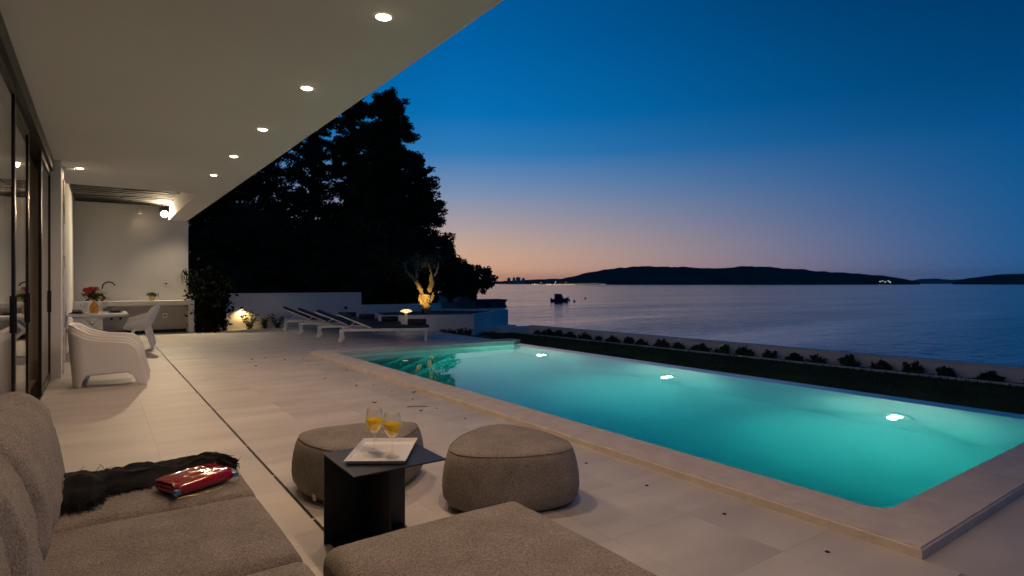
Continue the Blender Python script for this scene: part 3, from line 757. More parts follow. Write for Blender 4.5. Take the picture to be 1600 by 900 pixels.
x, y = ground_at(-.088, 78); broad((x, y, -.9), 4.6, 2.8, 'dark pine behind the planter, left of the jetty pine', 62, 'rounded dark trees below the conifers', ncl=70, per=90, leaf=.22, crown_lo=.02)

# big dark shrub beside the end wall
random.seed(3); rng = np.random.default_rng(3)
e = thing('leafy_shrub', 'big dark leafy shrub between the end wall and the wall lamp', 'shrub', (2.60, 18.30, 0))
mb = MB()
cc = []
for k in range(16):
    a = random.uniform(0, 2 * PI); l = random.uniform(.8, 2.0)
    pts = tube_chain(mb, (random.uniform(-.1, .1), random.uniform(-.06, .06), 0), (math.cos(a) * .25, math.sin(a) * .18, 1), l, .018, .004, .2, 7, 5)
    for p in pts[1:]:
        for j in range(30): cc.append((p.x + random.gauss(0, .13), p.y + random.gauss(0, .11), max(.04, p.z + random.gauss(0, .14))))
mb.build('stem', 'dark_bark', e)
share(nmesh('foliage', *leaf_quads(np.array(cc), .075, 2.0, -.3), 'laurel_leaf'), 'foliage', e)
# small plants in front of walls
def sprig(x, y, z, h, n, seed, label, group):
    random.seed(seed); global rng; rng = np.random.default_rng(seed)
    e = thing('young_plant', label, 'plant', (x, y, z), 0, group); mb = MB(); cc = []
    for k in range(n):
        a = random.uniform(0, 2 * PI)
        pts = tube_chain(mb, (0, 0, 0), (math.cos(a) * .45, math.sin(a) * .45, 1), h * random.uniform(.6, 1.1), .006, .002, .2, 5, 4)
        for p in pts[1:]:
            for j in range(7): cc.append((p.x + random.gauss(0, .03), p.y + random.gauss(0, .03), max(0.01, p.z + random.gauss(0, .03))))
    mb.build('stem', 'dark_bark', e); share(nmesh('leaves', *leaf_quads(np.array(cc), .032, 2.4, .3), 'shrub_leaf'), 'leaves', e)
for k, (x, h, n, lab) in enumerate([(2.98, .26, 5, 'low young plant left of the lit wall lamp'), (3.66, .55, 9, 'wispy young plant in the lamplight at the wall foot'), (4.08, .34, 6, 'small young plant right of the lamplight'), (4.45, .36, 6, 'small young plant near the farthest lounger')]):
    sprig(x, 18.62, 0, h, n, 80 + k, lab, 'young plants at the foot of the garden wall')
for k in range(6):
    t = k / 5; sprig(8.02 + .62 * t, 14.72 - .34 * t - .0 * k, -.15, random.choice((.18, .24, .28)), 3, 90 + k, f'tiny dark plant at the planter foot, {ORD[k]} from the loungers', 'tiny plants along the planter foot')

# olive tree with uplight
random.seed(11); rng = np.random.default_rng(11)
ol = thing('olive_tree', 'gnarled old olive tree lit from below in the planter', 'tree', (8.72, 17.25, .385))
mb = MB()
def limb(pts, rs, n=12):
    P = [Vector(p) for p in pts]; out = []; ro = []
    for i in range(len(P) - 1):
        for s in range(4):
            t = s / 4; q = P[i].lerp(P[i + 1], t) + Vector((random.gauss(0, .012), random.gauss(0, .012), 0)); out.append(q); ro.append((rs[i] * (1 - t) + rs[i + 1] * t) * random.uniform(.72, .95))
    out.append(P[-1]); ro.append(rs[-1]); mb.tube(out, ro, n)
limb([(0, 0, -.05), (.02, 0, .15), (0, .02, .38), (.02, 0, .58)], [.24, .17, .15, .17])
limb([(-.04, 0, .4), (-.16, .02, .75), (-.34, .0, 1.05), (-.66, .02, 1.35), (-.72, 0, 1.62)], [.13, .10, .08, .055, .03])
limb([(.05, 0, .4), (.14, 0, .72), (.24, .03, 1.0), (.20, .0, 1.32), (.12, .0, 1.62)], [.13, .11, .10, .05, .025])
limb([(-.30, 0, 1.0), (-.28, .1, 1.35), (-.18, .1, 1.7)], [.06, .045, .02])
limb([(.24, 0, 1.0), (.46, .1, 1.35), (.52, .1, 1.7)], [.06, .04, .02])
limb([(-.14, -.02, .3), (-.22, -.04, .5), (-.20, -.06, .62)], [.07, .07, .035])
limb([(.14, -.02, .35), (.24, -.04, .55), (.27, -.05, .66)], [.07, .06, .03])
mb.build('trunk', 'bark', ol, smooth=60)
cl = rng.normal(0, 1, (22, 3)) * np.array([.40, .35, .16]) + np.array([-.05, .05, 1.68]); idx = np.repeat(np.arange(22), 45)
lc = cl[idx] + rng.normal(0, .10, (len(idx), 3))
share(nmesh('crown', *leaf_quads(lc, .028, 3.0, .0), 'olive_leaf'), 'crown', ol)
up = thing('spike_uplight', 'small dark uplight spiked in the soil at the olive trunk', 'uplight', (8.20, 16.40, .386))
aim = Vector((.42, .68, .46)).to_track_quat('Z', 'Y').to_matrix().to_4x4()
MB().tube([(0, 0, 0), (0, 0, .08)], .012, 8).build('spike', 'dark_metal', up)
MB().lathe([(.0, .0), (.05, .0), (.055, .11), (.048, .11), (.045, .10)], 16, Matrix.Translation((0, 0, .07)) @ aim).build('housing', 'dark_metal', up, smooth=True)
MB().lathe([(.0, .1), (.045, .1)], 16, Matrix.Translation((0, 0, .07)) @ aim).build('lens', 'garden_glow', up)
light('SPOT', 'uplight_lamp', up, tuple(Vector((0, 0, .07)) + Vector((.42, .68, .46)).normalized() * .14), 120, (1.0, .62, .15), tuple(Vector((-.42, -.68, -.46)).to_track_quat('Z', 'Y').to_euler()), spot_size=R(62), spot_blend=.9, shadow_soft_size=.02)

# ================================================================== FAR SHORE
def hillmesh(name, stations, depth, label, seed, kind='structure', m='hill', rough=2.0):
    """ridge through (bearing, range, height) stations with real width"""
    nu = 160; nv = 14
    us = [s[0] for s in stations]
    def fn(a, b_):
        u = us[0] + (us[-1] - us[0]) * a
        h = np.interp(u, us, [s[2] for s in stations]); d = np.interp(u, us, [s[1] for s in stations])
        t = b_ * 2 - 1; prof = math.cos(t * PI / 2) ** .8 if abs(t) < 1 else 0
        x, y = ground_at(u, d + t * depth)
        nz = fbm(a * 26 + seed, t * 3, seed) * .06 * h + fbm(a * 160, t * 20, seed) * rough * (1 if prof > .05 else 0)
        return (x, y, SEA - 4 + (h + 4 + nz) * prof + (nz * .2 if prof else 0))
    return MB().grid(fn, nu, nv).build(name, m, smooth=60, kind=kind)
hillmesh('island_hill', [(0.0675, 2600, 9.7), (0.0871, 2600, 26.7), (0.1253, 2600, 49.3), (0.1688, 2600, 69.1), (0.2179, 2600, 80.5), (0.2723, 2600, 79.1), (0.3377, 2600, 70.6), (0.3813, 2600, 74.8), (0.4085, 2600, 80.5), (0.4684, 2600, 70.6), (0.5447, 2600, 55.0), (0.6100, 2600, 43.7), (0.6590, 2600, 29.5), (0.6950, 2600, 9.7)], 420, 'x', 3)
hillmesh('headland_hill', [(0.7495, 3000, 10.5), (0.7734, 3000, 30.1), (0.8279, 3000, 49.8), (0.8824, 3000, 56.3), (0.9804, 3000, 46.5), (1.0893, 3000, 26.9), (1.1983, 3000, 10.5)], 400, 'x', 9)
hillmesh('distant_ridge', [(0.6699, 9000, 23.6), (0.6917, 9000, 72.6), (0.7190, 9000, 82.4), (0.7462, 9000, 62.8), (0.7734, 9000, 72.6), (0.8061, 9000, 33.4)], 800, 'x', 14, rough=6)
hillmesh('town_shore', [(-0.0327, 4200, 15.4), (-0.0109, 4200, 22.3), (0.0327, 4200, 31.5), (0.0708, 4200, 38.3), (0.1089, 4200, 36.0), (0.1525, 4200, 17.7), (0.2070, 4200, 13.2)], 300, 'x', 21)
for (x, y, w, hgt, lab) in [(2231, 3199, 10.6, 40.1, 'leftmost pale tower block on the far town shore'), (2258, 3179, 8.5, 42.2, 'second pale tower block on the far town shore'), (2281, 3163, 14.9, 44.4, 'widest pale tower block on the far town shore'), (2309, 3144, 10.6, 38.0, 'rightmost pale tower block on the far town shore')]:
    e = thing('tower_block', lab, 'building', (x, y, SEA), R(-35), 'tower blocks of the far town')
    MB().box((-w, -w, 0), (w, w, hgt)).build('wall', 'far_building', e)
    MB().box((-w * .4, -w * .4, hgt + .01), (w * .4, w * .4, hgt + 3)).build('roof_hut', 'far_building', e)
random.seed(5)
gl = MB().lathe([(0, -1), (.8, -.6), (1, 0), (.8, .6), (0, 1)], 8).mesh('lamp', 'town_glow'); glw = MB().lathe([(0, -1), (.8, -.6), (1, 0), (.8, .6), (0, 1)], 8).mesh('lamp', 'town_glow_white')
pole_me = MB().tube([(0, 0, -9), (0, 0, -.9)], .35, 5).mesh('pole', 'dark_metal')
spots = [(.0349 + .0034 * k + random.uniform(-.0005, .0005), random.uniform(-2.9, -.7)) for k in range(4)] + [(.0599 + .00425 * k, -1.3) for k in range(12)] + [(.1133 + .00545 * k + random.uniform(-.001, .001), random.uniform(-1.3, 2.2)) for k in range(9)] + [(.049, 4.7), (.0741, 6.3), (.0915, 4.5)]
for k, (u, z) in enumerate(spots):                       # bearing, height of the lamp head above the terrace
    x, y = ground_at(u, 2050); s = random.uniform(.4, .8)
    e = thing('street_lamp', 'tiny lit lamp on the far town shore at the foot of the island', 'lamp', (x, y, z), 0, 'lamps along the far town shore')
    share(gl if k % 4 else glw, 'lamp', e, scale=(s, s, s)); share(pole_me, 'pole', e)
for k, (u, z) in enumerate([(.6264, 8.0), (.6307, 11.4), (.6351, 6.3), (.6405, 10.7), (.6438, 6.3)]):
    x, y = ground_at(u, 2050)
    e = thing('street_lamp', 'tiny lit lamp near the right tip of the island', 'lamp', (x, y, z), 0, 'lamps near the right tip of the island')
    share(glw, 'lamp', e, scale=(.7,) * 3); share(pole_me, 'pole', e)

# stone jetty on the headland
jt = thing('stone_jetty', 'low dark stone jetty running out below the leaning pine', 'jetty')
(ax, ay), (bx, by) = (46.79, 84.47), (57.32, 83.16)
d = Vector((bx - ax, by - ay, 0)); dn_ = d.normalized(); nn = Vector((-dn_.y, dn_.x, 0)) * 3.5
MB().prism([(ax, ay), (bx, by), (bx + nn.x, by + nn.y), (ax + nn.x, ay + nn.y)], SEA - 1, -1.75).build('body', 'rock', jt)
MB().prism([(ax - .1, ay - .2), (bx + .15, by - .2), (bx + nn.x + .15, by + nn.y), (ax + nn.x, ay + nn.y)], -1.7495, -1.35).build('deck', 'rock', jt)
for k in range(14):
    t = random.uniform(0, .95); p = Vector((ax, ay, 0)) + d * t; s = random.uniform(.3, .8)
    bm = bmesh.new(); bmesh.ops.create_icosphere(bm, subdivisions=2, radius=s)
    for v in bm.verts: v.co *= 1 + .35 * fbm(v.co.x * 1.5 + k, v.co.y * 1.5, v.co.z * 1.5)
    me = bpy.data.meshes.new('boulder'); bm.to_mesh(me); bm.free(); me.materials.append(M['rock'])
    share(me, 'boulder', jt, (p.x - nn.x * .1, p.y - nn.y * .15 - .4, SEA + .05))

# moored boat
bx_, by_ = 82.27, 98.60
bt = thing('moored_boat', 'small dark cabin boat moored on the calm sea', 'boat', (bx_, by_, SEA), R(-52))
def hull(u, v):
    x = -1.7 + 3.5 * u; w = .78 * (1 - max(0, (u - .45) / .55) ** 2.2) * (.55 + .45 * v); sh = .55 + .35 * u ** 2
    return (x + .25 * v * u ** 3, w, -.15 + (sh + .15) * v)
b = MB(); b.grid(lambda u, v: hull(u, v), 16, 5); b.grid(lambda u, v: (hull(u, v)[0], -hull(u, v)[1], hull(u, v)[2]), 16, 5)
b.grid(lambda u, v: (hull(u, 1)[0], hull(u, 1)[1] * (2 * v - 1), hull(u, 1)[2] - .02), 16, 2); b.grid(lambda u, v: (-1.7, .78 * (2 * u - 1) * (.55 + .45 * v), -.15 + .7 * v), 2, 2)
b.build('hull', 'boat_hull', bt, smooth=True)
MB().add([(-1.05, -.62, .55), (.75, -.6, .6), (.75, .6, .6), (-1.05, .62, .55), (-1.05, -.58, 1.72), (.35, -.52, 1.66), (.35, .52, 1.66), (-1.05, .58, 1.72)], [(0, 1, 5, 4), (1, 2, 6, 5), (2, 3, 7, 6), (3, 0, 4, 7), (4, 5, 6, 7)]).build('cabin', 'boat_canvas', bt)
MB().add([(.80, -.5, .78), (.80, .5, .78), (.45, .45, 1.5), (.45, -.45, 1.5)], [(0, 1, 2, 3)]).build('windscreen', 'window_dark', bt)
MB().bbox((-2.05, -.2, -.1), (-1.72, .2, .75), .05).build('outboard_motor', 'boat_canvas', bt)
MB().tube([(1.5, 0, .9), (2.0, 0, 1.05), (2.05, 0, 1.25)], .05, 6).build('bow_rail', 'boat_hull', bt)
for (x, y, lab) in [(88.8, 103.0, 'small mooring buoy right beside the bow of the boat'), (85.0, 96.9, 'small mooring buoy a little farther right of the boat'), (103.3, 113.5, 'small lone mooring buoy farthest right of the boat')]:
    e = thing('mooring_buoy', lab, 'buoy', (x, y, SEA), 0, 'mooring buoys')
    MB().lathe([(0, -.15), (.22, 0), (.24, .15), (.12, .32), (0, .36)], 12).build('float', 'buoy', e, smooth=True); MB().tube([(0, 0, .34), (0, 0, .55)], .03, 6).build('ring_post', 'dark_metal', e)
#@@OBJECTS
# ================================================================== FURNITURE
def rbox(w, d, h, r, puff=0.0, side=0.0, n=10, c=4, wr=0.0, seed=0):
    """soft cushion: rounded box, crowned top, swollen sides, centred in x/y, from z=0 to h"""
    H = (w / 2, d / 2, h / 2); bm = bmesh.new()
    def axis(hh):
        rr = min(r, hh * .98)
        a = [-hh + rr * i / c for i in range(c)] + [(-hh + rr) + (2 * hh - 2 * rr) * i / n for i in range(n + 1)] + [hh - rr + rr * (i + 1) / c for i in range(c)]
        return a
    ax = [axis(q) for q in H]
    def face(i, j, k, s):
        g = [[bm.verts.new(tuple((ax[i][a] if t == i else ax[j][b] if t == j else s * H[k]) for t in range(3))) for b in range(len(ax[j]))] for a in range(len(ax[i]))]
        for a in range(len(g) - 1):
            for b in range(len(g[0]) - 1):
                q = (g[a][b], g[a + 1][b], g[a + 1][b + 1], g[a][b + 1]); bm.faces.new(q if s > 0 else q[::-1])
    face(0, 1, 2, 1); face(0, 1, 2, -1); face(1, 2, 0, 1); face(1, 2, 0, -1); face(2, 0, 1, 1); face(2, 0, 1, -1)
    bmesh.ops.remove_doubles(bm, verts=bm.verts, dist=1e-5)
    for v in bm.verts:
        p = v.co.copy(); q = Vector([max(-(H[t] - min(r, H[t] * .98)), min(H[t] - min(r, H[t] * .98), p[t])) for t in range(3)]); dd = p - q
        if dd.length > 1e-9:
            rr = min(r, min(H) * .98); p = q + dd.normalized() * min(dd.length if dd.length < rr else rr, rr) if sum(1 for t in range(3) if abs(dd[t]) > 1e-7) == 1 else q + dd.normalized() * rr
        fx, fy, fz = p.x / H[0], p.y / H[1], p.z / H[2]
        wgt = (1 - min(1, abs(fx)) ** 3) * (1 - min(1, abs(fy)) ** 3)
        p.z += puff * wgt * max(0, fz)
        ss = side * (1 - fz * fz)
        p.x += ss * fx * (1 - abs(fy) ** 4); p.y += ss * fy * (1 - abs(fx) ** 4)
        if wr:
            p += Vector((fx, fy, fz)).normalized() * wr * (fbm(p.x * 5 + seed, p.y * 5, p.z * 5) + .5 * fbm(p.x * 3 + seed * 2, p.y * 16, p.z * 5 + seed))
        v.co = p + Vector((0, 0, H[2]))
    bmesh.ops.recalc_face_normals(bm, faces=bm.faces); bm.verts.index_update()
    m = MB(); m.add([v.co.copy() for v in bm.verts], [tuple(v.index for v in f.verts) for f in bm.faces]); bm.free(); return m

# ---------------- sofa
so = thing('sofa', 'long grey brown fabric sofa along the glass doors', 'sofa', (0, 0, 0))
MB().bbox((-0.46, 0.20, 0.04), (0.55, 3.42, 0.235), 0.03).build('base', 'sofa_fabric', so, smooth=True)
for (y0, y1) in ((2.825, 3.44), (2.075, 2.82), (1.30, 2.07), (0.5, 1.295)):
    rbox(0.98, y1 - y0, 0.175, 0.05, 0.018, 0.008, wr=0.004, seed=y0).build('seat_cushion', 'sofa_fabric', so, (0.10, (y0 + y1) / 2, 0.237), smooth=True)
def back_cushion(y0, y1, x, h, tilt, th, seed, rz=0, zb=.40):
    rbox(th, y1 - y0, h, 0.115, 0.02, 0.02, n=12, c=6, wr=0.020, seed=seed).build('back_cushion', 'sofa_fabric', so, (x, (y0 + y1) / 2, zb), (0, R(-tilt), R(rz)), smooth=True)
back_cushion(2.36, 3.40, -0.235, 0.475, 13, 0.27, 1.3)
back_cushion(1.88, 2.50, -0.250, 0.46, 15, 0.27, 4.1, 4)
back_cushion(1.10, 2.02, -0.270, 0.46, 15, 0.28, 7.7)
back_cushion(0.40, 1.12, -0.270, 0.46, 15, 0.28, 9.2)
MB().bbox((-0.50, 0.22, 0.236), (-0.42, 3.40, 0.60), 0.03).build('back_rail', 'sofa_fabric', so, smooth=True)
for (x, y) in ((-.40, .3), (.48, .3), (-.40, 3.3), (.48, 3.3)): MB().lathe([(.02, 0), (.025, .04)], 12, Matrix.Translation((x, y, 0.0))).build('foot', 'black_steel', so)

ot = thing('ottoman', 'square grey brown ottoman in front of the sofa at the bottom edge', 'ottoman', (1.062, 1.65, 0))
rbox(0.845, 0.865, 0.385, 0.055, 0.02, 0.010, wr=0.004, seed=3).build('cushion', 'sofa_fabric', ot, (0, 0, 0.04), smooth=True)
for (x, y) in ((-.36, -.36), (.36, -.36), (-.36, .36), (.36, .36)): MB().lathe([(.02, 0), (.024, .05)], 12, Matrix.Translation((x, y, 0))).build('foot', 'black_steel', ot)

# ---------------- pebble poufs
def pouf(loc, rz, sx, sy, h, label, tag_at):
    e = thing('pouf', label, 'pouf', loc, rz, 'pebble poufs by the side table')
    prof = [(0.0, 0.0), (0.70, 0.0), (0.84, .02), (.93, .09), (.985, .2), (1.0, .33), (.995, .5), (.975, .68), (.945, .84), (.915, .94), (.885, .985), (.84, 1.01), (.70, 1.035), (.45, 1.055), (.2, 1.065), (0.0, 1.067)]
    n = 72; vs, fs = [], []
    def rad(t): return 1 + .115 * math.cos(3 * t) + .020 * math.cos(6 * t)
    for (r, z) in prof:
        for k in range(n):
            t = 2 * PI * k / n; q = r * rad(t) if r > .3 else r * (1 + (rad(t) - 1) * r / .3)
            vs.append((q * sx * math.cos(t), q * sy * math.sin(t), z * h + (.004 * fbm(q * math.cos(t) * 5, q * math.sin(t) * 5, z * 3) if 0 < r else 0)))
    for i in range(len(prof) - 1):
        for k in range(n):
            k2 = (k + 1) % n; fs.append((i * n + k, i * n + k2, (i + 1) * n + k2, (i + 1) * n + k))
    body = MB().add(vs, fs).build('body', 'pouf_fabric', e, smooth=80)
    ring = [(.893 * rad(t) * sx * math.cos(t), .893 * rad(t) * sy * math.sin(t), .984 * h) for t in [2 * PI * k / 96 for k in range(97)]]
    MB().tube(ring, .0032, 6, False).build('seam', 'pouf_fabric', body, smooth=True)
    t = tag_at; q = .99 * rad(t)
    MB().box((-.002, -.012, .025), (.0015, .012, .075), Matrix.Translation((q * sx * .985 * math.cos(t), q * sy * .985 * math.sin(t), 0)) @ Matrix.Rotation(t, 4, 'Z')).build('fabric_tag', 'tag_white', e)
pouf((2.14, 3.08, 0), R(64), .43, .405, .35, 'grey fabric pebble pouf right of the side table', R(168))
pouf((1.43, 3.80, 0), R(10), .44, .37, .345, 'grey fabric pebble pouf behind the side table', R(200))

# ---------------- side table with tray and glasses
tb = thing('side_table', 'small black steel side table with a thin square top', 'side table', (0.955, 2.60, .0))
MB().bbox((0, 0, .463), (.475, .455, .471), .002).build('table_top', 'black_steel', tb)
MB().box((.002, .440, .0), (.455, .448, .4628)).build('side_panel', 'black_steel', tb)
MB().box((.225, .12, .008), (.233, .4395, .4628)).build('cross_panel', 'black_steel', tb)
MB().box((.03, .06, .0), (.44, .4395, .0075)).build('base_plate', 'black_steel', tb)
ty = thing('serving_tray', 'white rectangular serving tray on the black side table', 'tray', (1.213, 2.882, .4715), R(-34))
def tray(w, d):
    m = MB(); b_, t_, hz = .004, .016, .020
    o0 = [(-w / 2 + t_, -d / 2 + t_), (w / 2 - t_, -d / 2 + t_), (w / 2 - t_, d / 2 - t_), (-w / 2 + t_, d / 2 - t_)]
    o1 = [(-w / 2, -d / 2), (w / 2, -d / 2), (w / 2, d / 2), (-w / 2, d / 2)]
    i1 = [(x * (1 - .010 / (w / 2)), y * (1 - .010 / (d / 2))) for x, y in o1]; i0 = [(x * .985, y * .985) for x, y in o0]
    vs = [(x, y, 0) for x, y in o0] + [(x, y, hz) for x, y in o1] + [(x, y, hz) for x, y in i1] + [(x, y, b_) for x, y in i0]
    fs = [(3, 2, 1, 0), (12, 13, 14, 15)]
    for k in range(3):
        for i in range(4): j = (i + 1) % 4; fs.append((4 * k + i, 4 * k + j, 4 * k + 4 + j, 4 * k + 4 + i))
    return m.add(vs, fs)
tray(.30, .425).build('body', 'tray_white', ty)
GS = 1.07
gprof = [(0.0, .0), (.034, .001), (.033, .003), (.012, .006), (.0045, .012), (.0038, .05), (.0045, .088), (.012, .094), (.026, .108), (.0385, .130), (.0435, .150), (.0425, .172), (.0385, .195), (.0352, .209)]
inner_ = [(.0345, .209), (.0377, .195), (.0417, .172), (.0427, .150), (.0377, .131), (.025, .109), (.010, .0965), (0.0, .0955)]
def wine_glass(loc, label, group, fill=True):
    e = thing('wine_glass', label, 'wine glass', loc, 0, group)
    MB().lathe([(a * GS, b * GS) for a, b in gprof + inner_], 36).build('glass', 'thin_glass', e, smooth=60)
    if fill: MB().lathe([(a * GS, b * GS) for a, b in [(0.0, .0962), (.010, .0972), (.0245, .1096), (.0371, .1315), (.0420, .150), (.0413, .160), (0.0, .160)]], 36).build('orange_juice', 'juice', e, smooth=60)
    return e
wine_glass((1.175, 2.905, .476), 'tall wine glass of orange juice farther back on the white tray', 'wine glasses of juice')
wine_glass((1.212, 2.765, .476), 'wine glass of orange juice at the near edge of the white tray', 'wine glasses of juice')

# ---------------- scarf and clutch on the sofa
random.seed(21)
SZ = 0.427
nearE = [(-.115, 2.96), (-.02, 2.97), (.03, 3.08), (.19, 3.11), (.30, 3.20), (.40, 3.29), (.50, 3.33), (.575, 3.22)]
farE = [(-.115, 3.30), (-.02, 3.31), (.05, 3.34), (.16, 3.415), (.28, 3.44), (.40, 3.455), (.50, 3.46), (.60, 3.36)]
def poly(pts, t):
    t *= len(pts) - 1; i = min(int(t), len(pts) - 2); f = t - i; return Vector((pts[i][0] * (1 - f) + pts[i + 1][0] * f, pts[i][1] * (1 - f) + pts[i + 1][1] * f, 0))
def scarf(u, v):
    p = poly(nearE, u).lerp(poly(farE, u), v)
    z = SZ + .010 + .105 * math.sin(PI * min(1, max(0, v))) ** .6 * (1 - .72 * min(1, u * 1.6)) + .022 * fbm(u * 9, v * 4, 1.5) * math.sin(PI * v) + .010 * math.sin(v * 19 + u * 6) * math.sin(PI * v)
    if u > .85: z -= (u - .85) * .35 * (.6 + .4 * v)
    if v > .88: z -= (v - .88) * .25
    return (p.x + .012 * fbm(u * 7, v * 9, 7), p.y + .016 * fbm(u * 11, v * 6, 3) , max(SZ - .02 if u > .9 else SZ + .002, z))
sf = thing('fringed_scarf', 'black fringed knitted scarf crumpled over the far end of the sofa', 'scarf')
MB().grid(scarf, 64, 22).build('knit', 'black_yarn', sf, smooth=True)
fr = MB()
for k in range(360):
    m = random.random()
    if m < .40: u, v = random.uniform(0, .35), random.choice((0, 0, .02)); dr_ = Vector((random.uniform(-.2, .9), -1, 0))
    elif m < .62: u, v = random.uniform(.0, .5), random.uniform(.75, 1.0); dr_ = Vector((random.uniform(-.6, .6), .6, .1))
    elif m < .85: u, v = random.uniform(.85, 1.0), random.uniform(0, 1.0); dr_ = Vector((.5, -.6, -.1))
    else: u, v = random.uniform(.35, .9), 0; dr_ = Vector((.5, -.5, 0))
    p = Vector(scarf(u, v)) + Vector((0, 0, .003)); L = random.uniform(.02, .065); dr_.normalize(); pts = [p]
    for s in range(4):
        dr_ = (dr_ + Vector((random.gauss(0, .35), random.gauss(0, .35), random.gauss(0, .25) - .15))).normalized(); q = pts[-1] + dr_ * L / 4
        q.z = max(q.z, SZ + .002) if q.x < .56 and q.y < 3.44 else q.z; pts.append(q)
    fr.tube(pts, [.0016, .0015, .0014, .0012, .0008], 4, False)
fr.build('fringe', 'black_yarn', sf, kind='stuff')
cb = thing('clutch_bag', 'glossy red patent clutch bag lying beside the black scarf', 'clutch bag', (.365, 3.02, SZ + .004), R(26))
rbox(.275, .175, .046, .020, .010, .004, wr=.003, seed=5).build('body', 'red_patent', cb, smooth=True)
def flap(u, v):
    x = -.136 + .272 * u; y = .082 - .150 * v; z = .0525 + .0095 * (1 - abs(2 * u - 1) ** 3) * math.sin(PI * min(1, v + .15)) + .003 * fbm(u * 6, v * 4, 2)
    if v > .88: z -= (v - .88) * .10
    return (x, y, z)
m = MB(); m.grid(flap, 22, 14); m.grid(lambda u, v: (flap(1 - u, v)[0], flap(1 - u, v)[1], flap(1 - u, v)[2] - .004), 22, 14); m.build('flap', 'red_patent', cb, smooth=True)
for s in (-1, 1):
    MB().bbox((s * .137 - .012, -.094, .012), (s * .137 + .012, -.072, .034), .004).build('corner_clasp', 'bag_blue', cb)
    MB().tube([(s * .148, -.08, .012), (s * .155, -.095, .02), (s * .148, -.105, .012)], .003, 6).build('ring', 'brass', cb)
ch = [(-.148 + .296 * t + .01 * math.sin(t * 9), -.105 - .040 * math.sin(PI * t) , .004 + .002 * math.sin(t * 21)) for t in [i / 40 for i in range(41)]]
MB().tube(ch, .0026, 5).build('chain_strap', 'brass', cb, smooth=True)

# ---------------- stacked white armchairs
def armchair_meshes():
    W = .335
    path = []
    for i in range(31): path.append((.77 - (.77 - .16) * i / 30, -W))
    for i in range(1, 8): a = PI / 2 * i / 7; path.append((.16 - .16 * math.sin(a), -W + .16 - .16 * math.cos(a)))
    for i in range(1, 8): path.append((0, -W + .16 + (2 * W - .32) * i / 8))
    half = len(path); 
    full = path + [(x, -y) for x, y in reversed(path[:38])]
    tx = [0, .05, .12, .20, .30, .5, .6, .66, .70, .73, .755, .77]; tz = [.755, .745, .695, .64, .605, .59, .575, .54, .485, .40, .22, .03]
    def fn(a, v):
        i = min(int(a * (len(full) - 1)), len(full) - 2); f = a * (len(full) - 1) - i
        x = full[i][0] * (1 - f) + full[i + 1][0] * f; y = full[i][1] * (1 - f) + full[i + 1][1] * f
        top = np.interp(x, tx, tz)
        bx = [0, .10, .13, .17, .6, .64, .68, .77]; bz = [0, 0, .12, .155, .175, .13, 0, 0]
        bot = np.interp(x, bx, bz) if abs(y) > W - .17 else (.155 if abs(y) < W - .20 else .155 * (1 - (abs(y) - (W - .20)) / .03))
        bot = min(bot, top - .02); z = bot + (top - bot) * v
        lean = 1 + .10 * (1 - z / .6)
        xx = x - .06 * (z / .75) * (1 if x < .16 else max(0, (.3 - x) / .14)) + (.05 * (1 - z / .3) if x > .62 and z < .3 else 0)
        return (xx, y * lean, z)
    sh = MB().grid(fn, len(full) - 1, 14).mesh('shell', 'white_plastic', 50)
    def seat(u, v):
        x = .03 + .66 * u; y = (2 * v - 1) * (W - .012); z = .34 - .05 * math.sin(min(1, u * 1.1) * PI) - .02 * (1 - (2 * v - 1) ** 2) + .02 * u
        if u > .88: z -= (u - .88) * 1.1
        return (x, y, z)
    se = MB().grid(seat, 18, 8).mesh('seat', 'white_plastic', True)
    return sh, se
shell_me, seat_me = armchair_meshes()
for k, lab in enumerate(('white plastic tub armchair, bottom of the stack by the pillar', 'white plastic tub armchair, middle of the stack by the pillar', 'white plastic tub armchair, top of the stack by the pillar')):
    e = thing('tub_armchair', lab, 'armchair', (-.235 + .006 * k, 9.70 + .004 * k, .033 * k), R(-6), 'stacked tub armchairs')
    for me, nm in ((shell_me, 'shell'), (seat_me, 'seat')):
        q = share(me, nm, e); s = q.modifiers.new('thickness', 'SOLIDIFY'); s.thickness = .016; s.offset = 0

# ---------------- dining corner
dt = thing('dining_table', 'white folding dining table with crossed legs beside the pillar', 'table', (0, 0, 0))
MB().bbox((-.475, 13.92, .714), (.50, 15.25, .75), .006).build('tabletop', 'white_metal', dt)
for yy in (14.02, 15.08):
    for (xa, xb, dy) in ((-.30, .40, 0), (.10, -.46, .035)):
        d = Vector((xb - xa, 0, -.70)); L = d.length; rot = math.atan2(xb - xa, -.70)
        MB().box((-.022, -.015, 0), (.022, .015, L), Matrix.Translation((xa, yy + dy, .708)) @ Matrix.Rotation(rot, 4, 'Y')).build('leg', 'white_metal', dt)
MB().box((-.12, 14.036, .50), (-.08, 15.079, .53)).build('stretcher', 'white_metal', dt)
MB().box((-.40, 14.00, .685), (.44, 14.03, .7135)).build('apron', 'white_metal', dt)
def dining_shell():
    pr = [(.27, .425), (.25, .43), (.12, .395), (0, .385), (-.12, .395), (-.19, .45), (-.235, .57), (-.285, .70), (-.315, .80)]
    wd_ = [.19, .21, .235, .245, .245, .245, .235, .20, .14]; lift = [.03, .08, .16, .21, .23, .20, .12, .05, .0]; fwd = [0, 0, 0, 0, .02, .08, .12, .09, .03]
    def fn(u, v):
        t = v * 8; i = min(int(t), 7); f = t - i; f = f * f * (3 - 2 * f) if 0 < i < 7 else f
        L = lambda a: a[i] * (1 - f) + a[i + 1] * f
        s = 2 * u - 1; k = abs(s) ** 2.6
        return (L([p[0] for p in pr]) + L(fwd) * k, s * L(wd_) * (1 + .10 * k), L([p[1] for p in pr]) + L(lift) * k)
    return MB().grid(fn, 18, 32).mesh('shell', 'white_plastic', True)
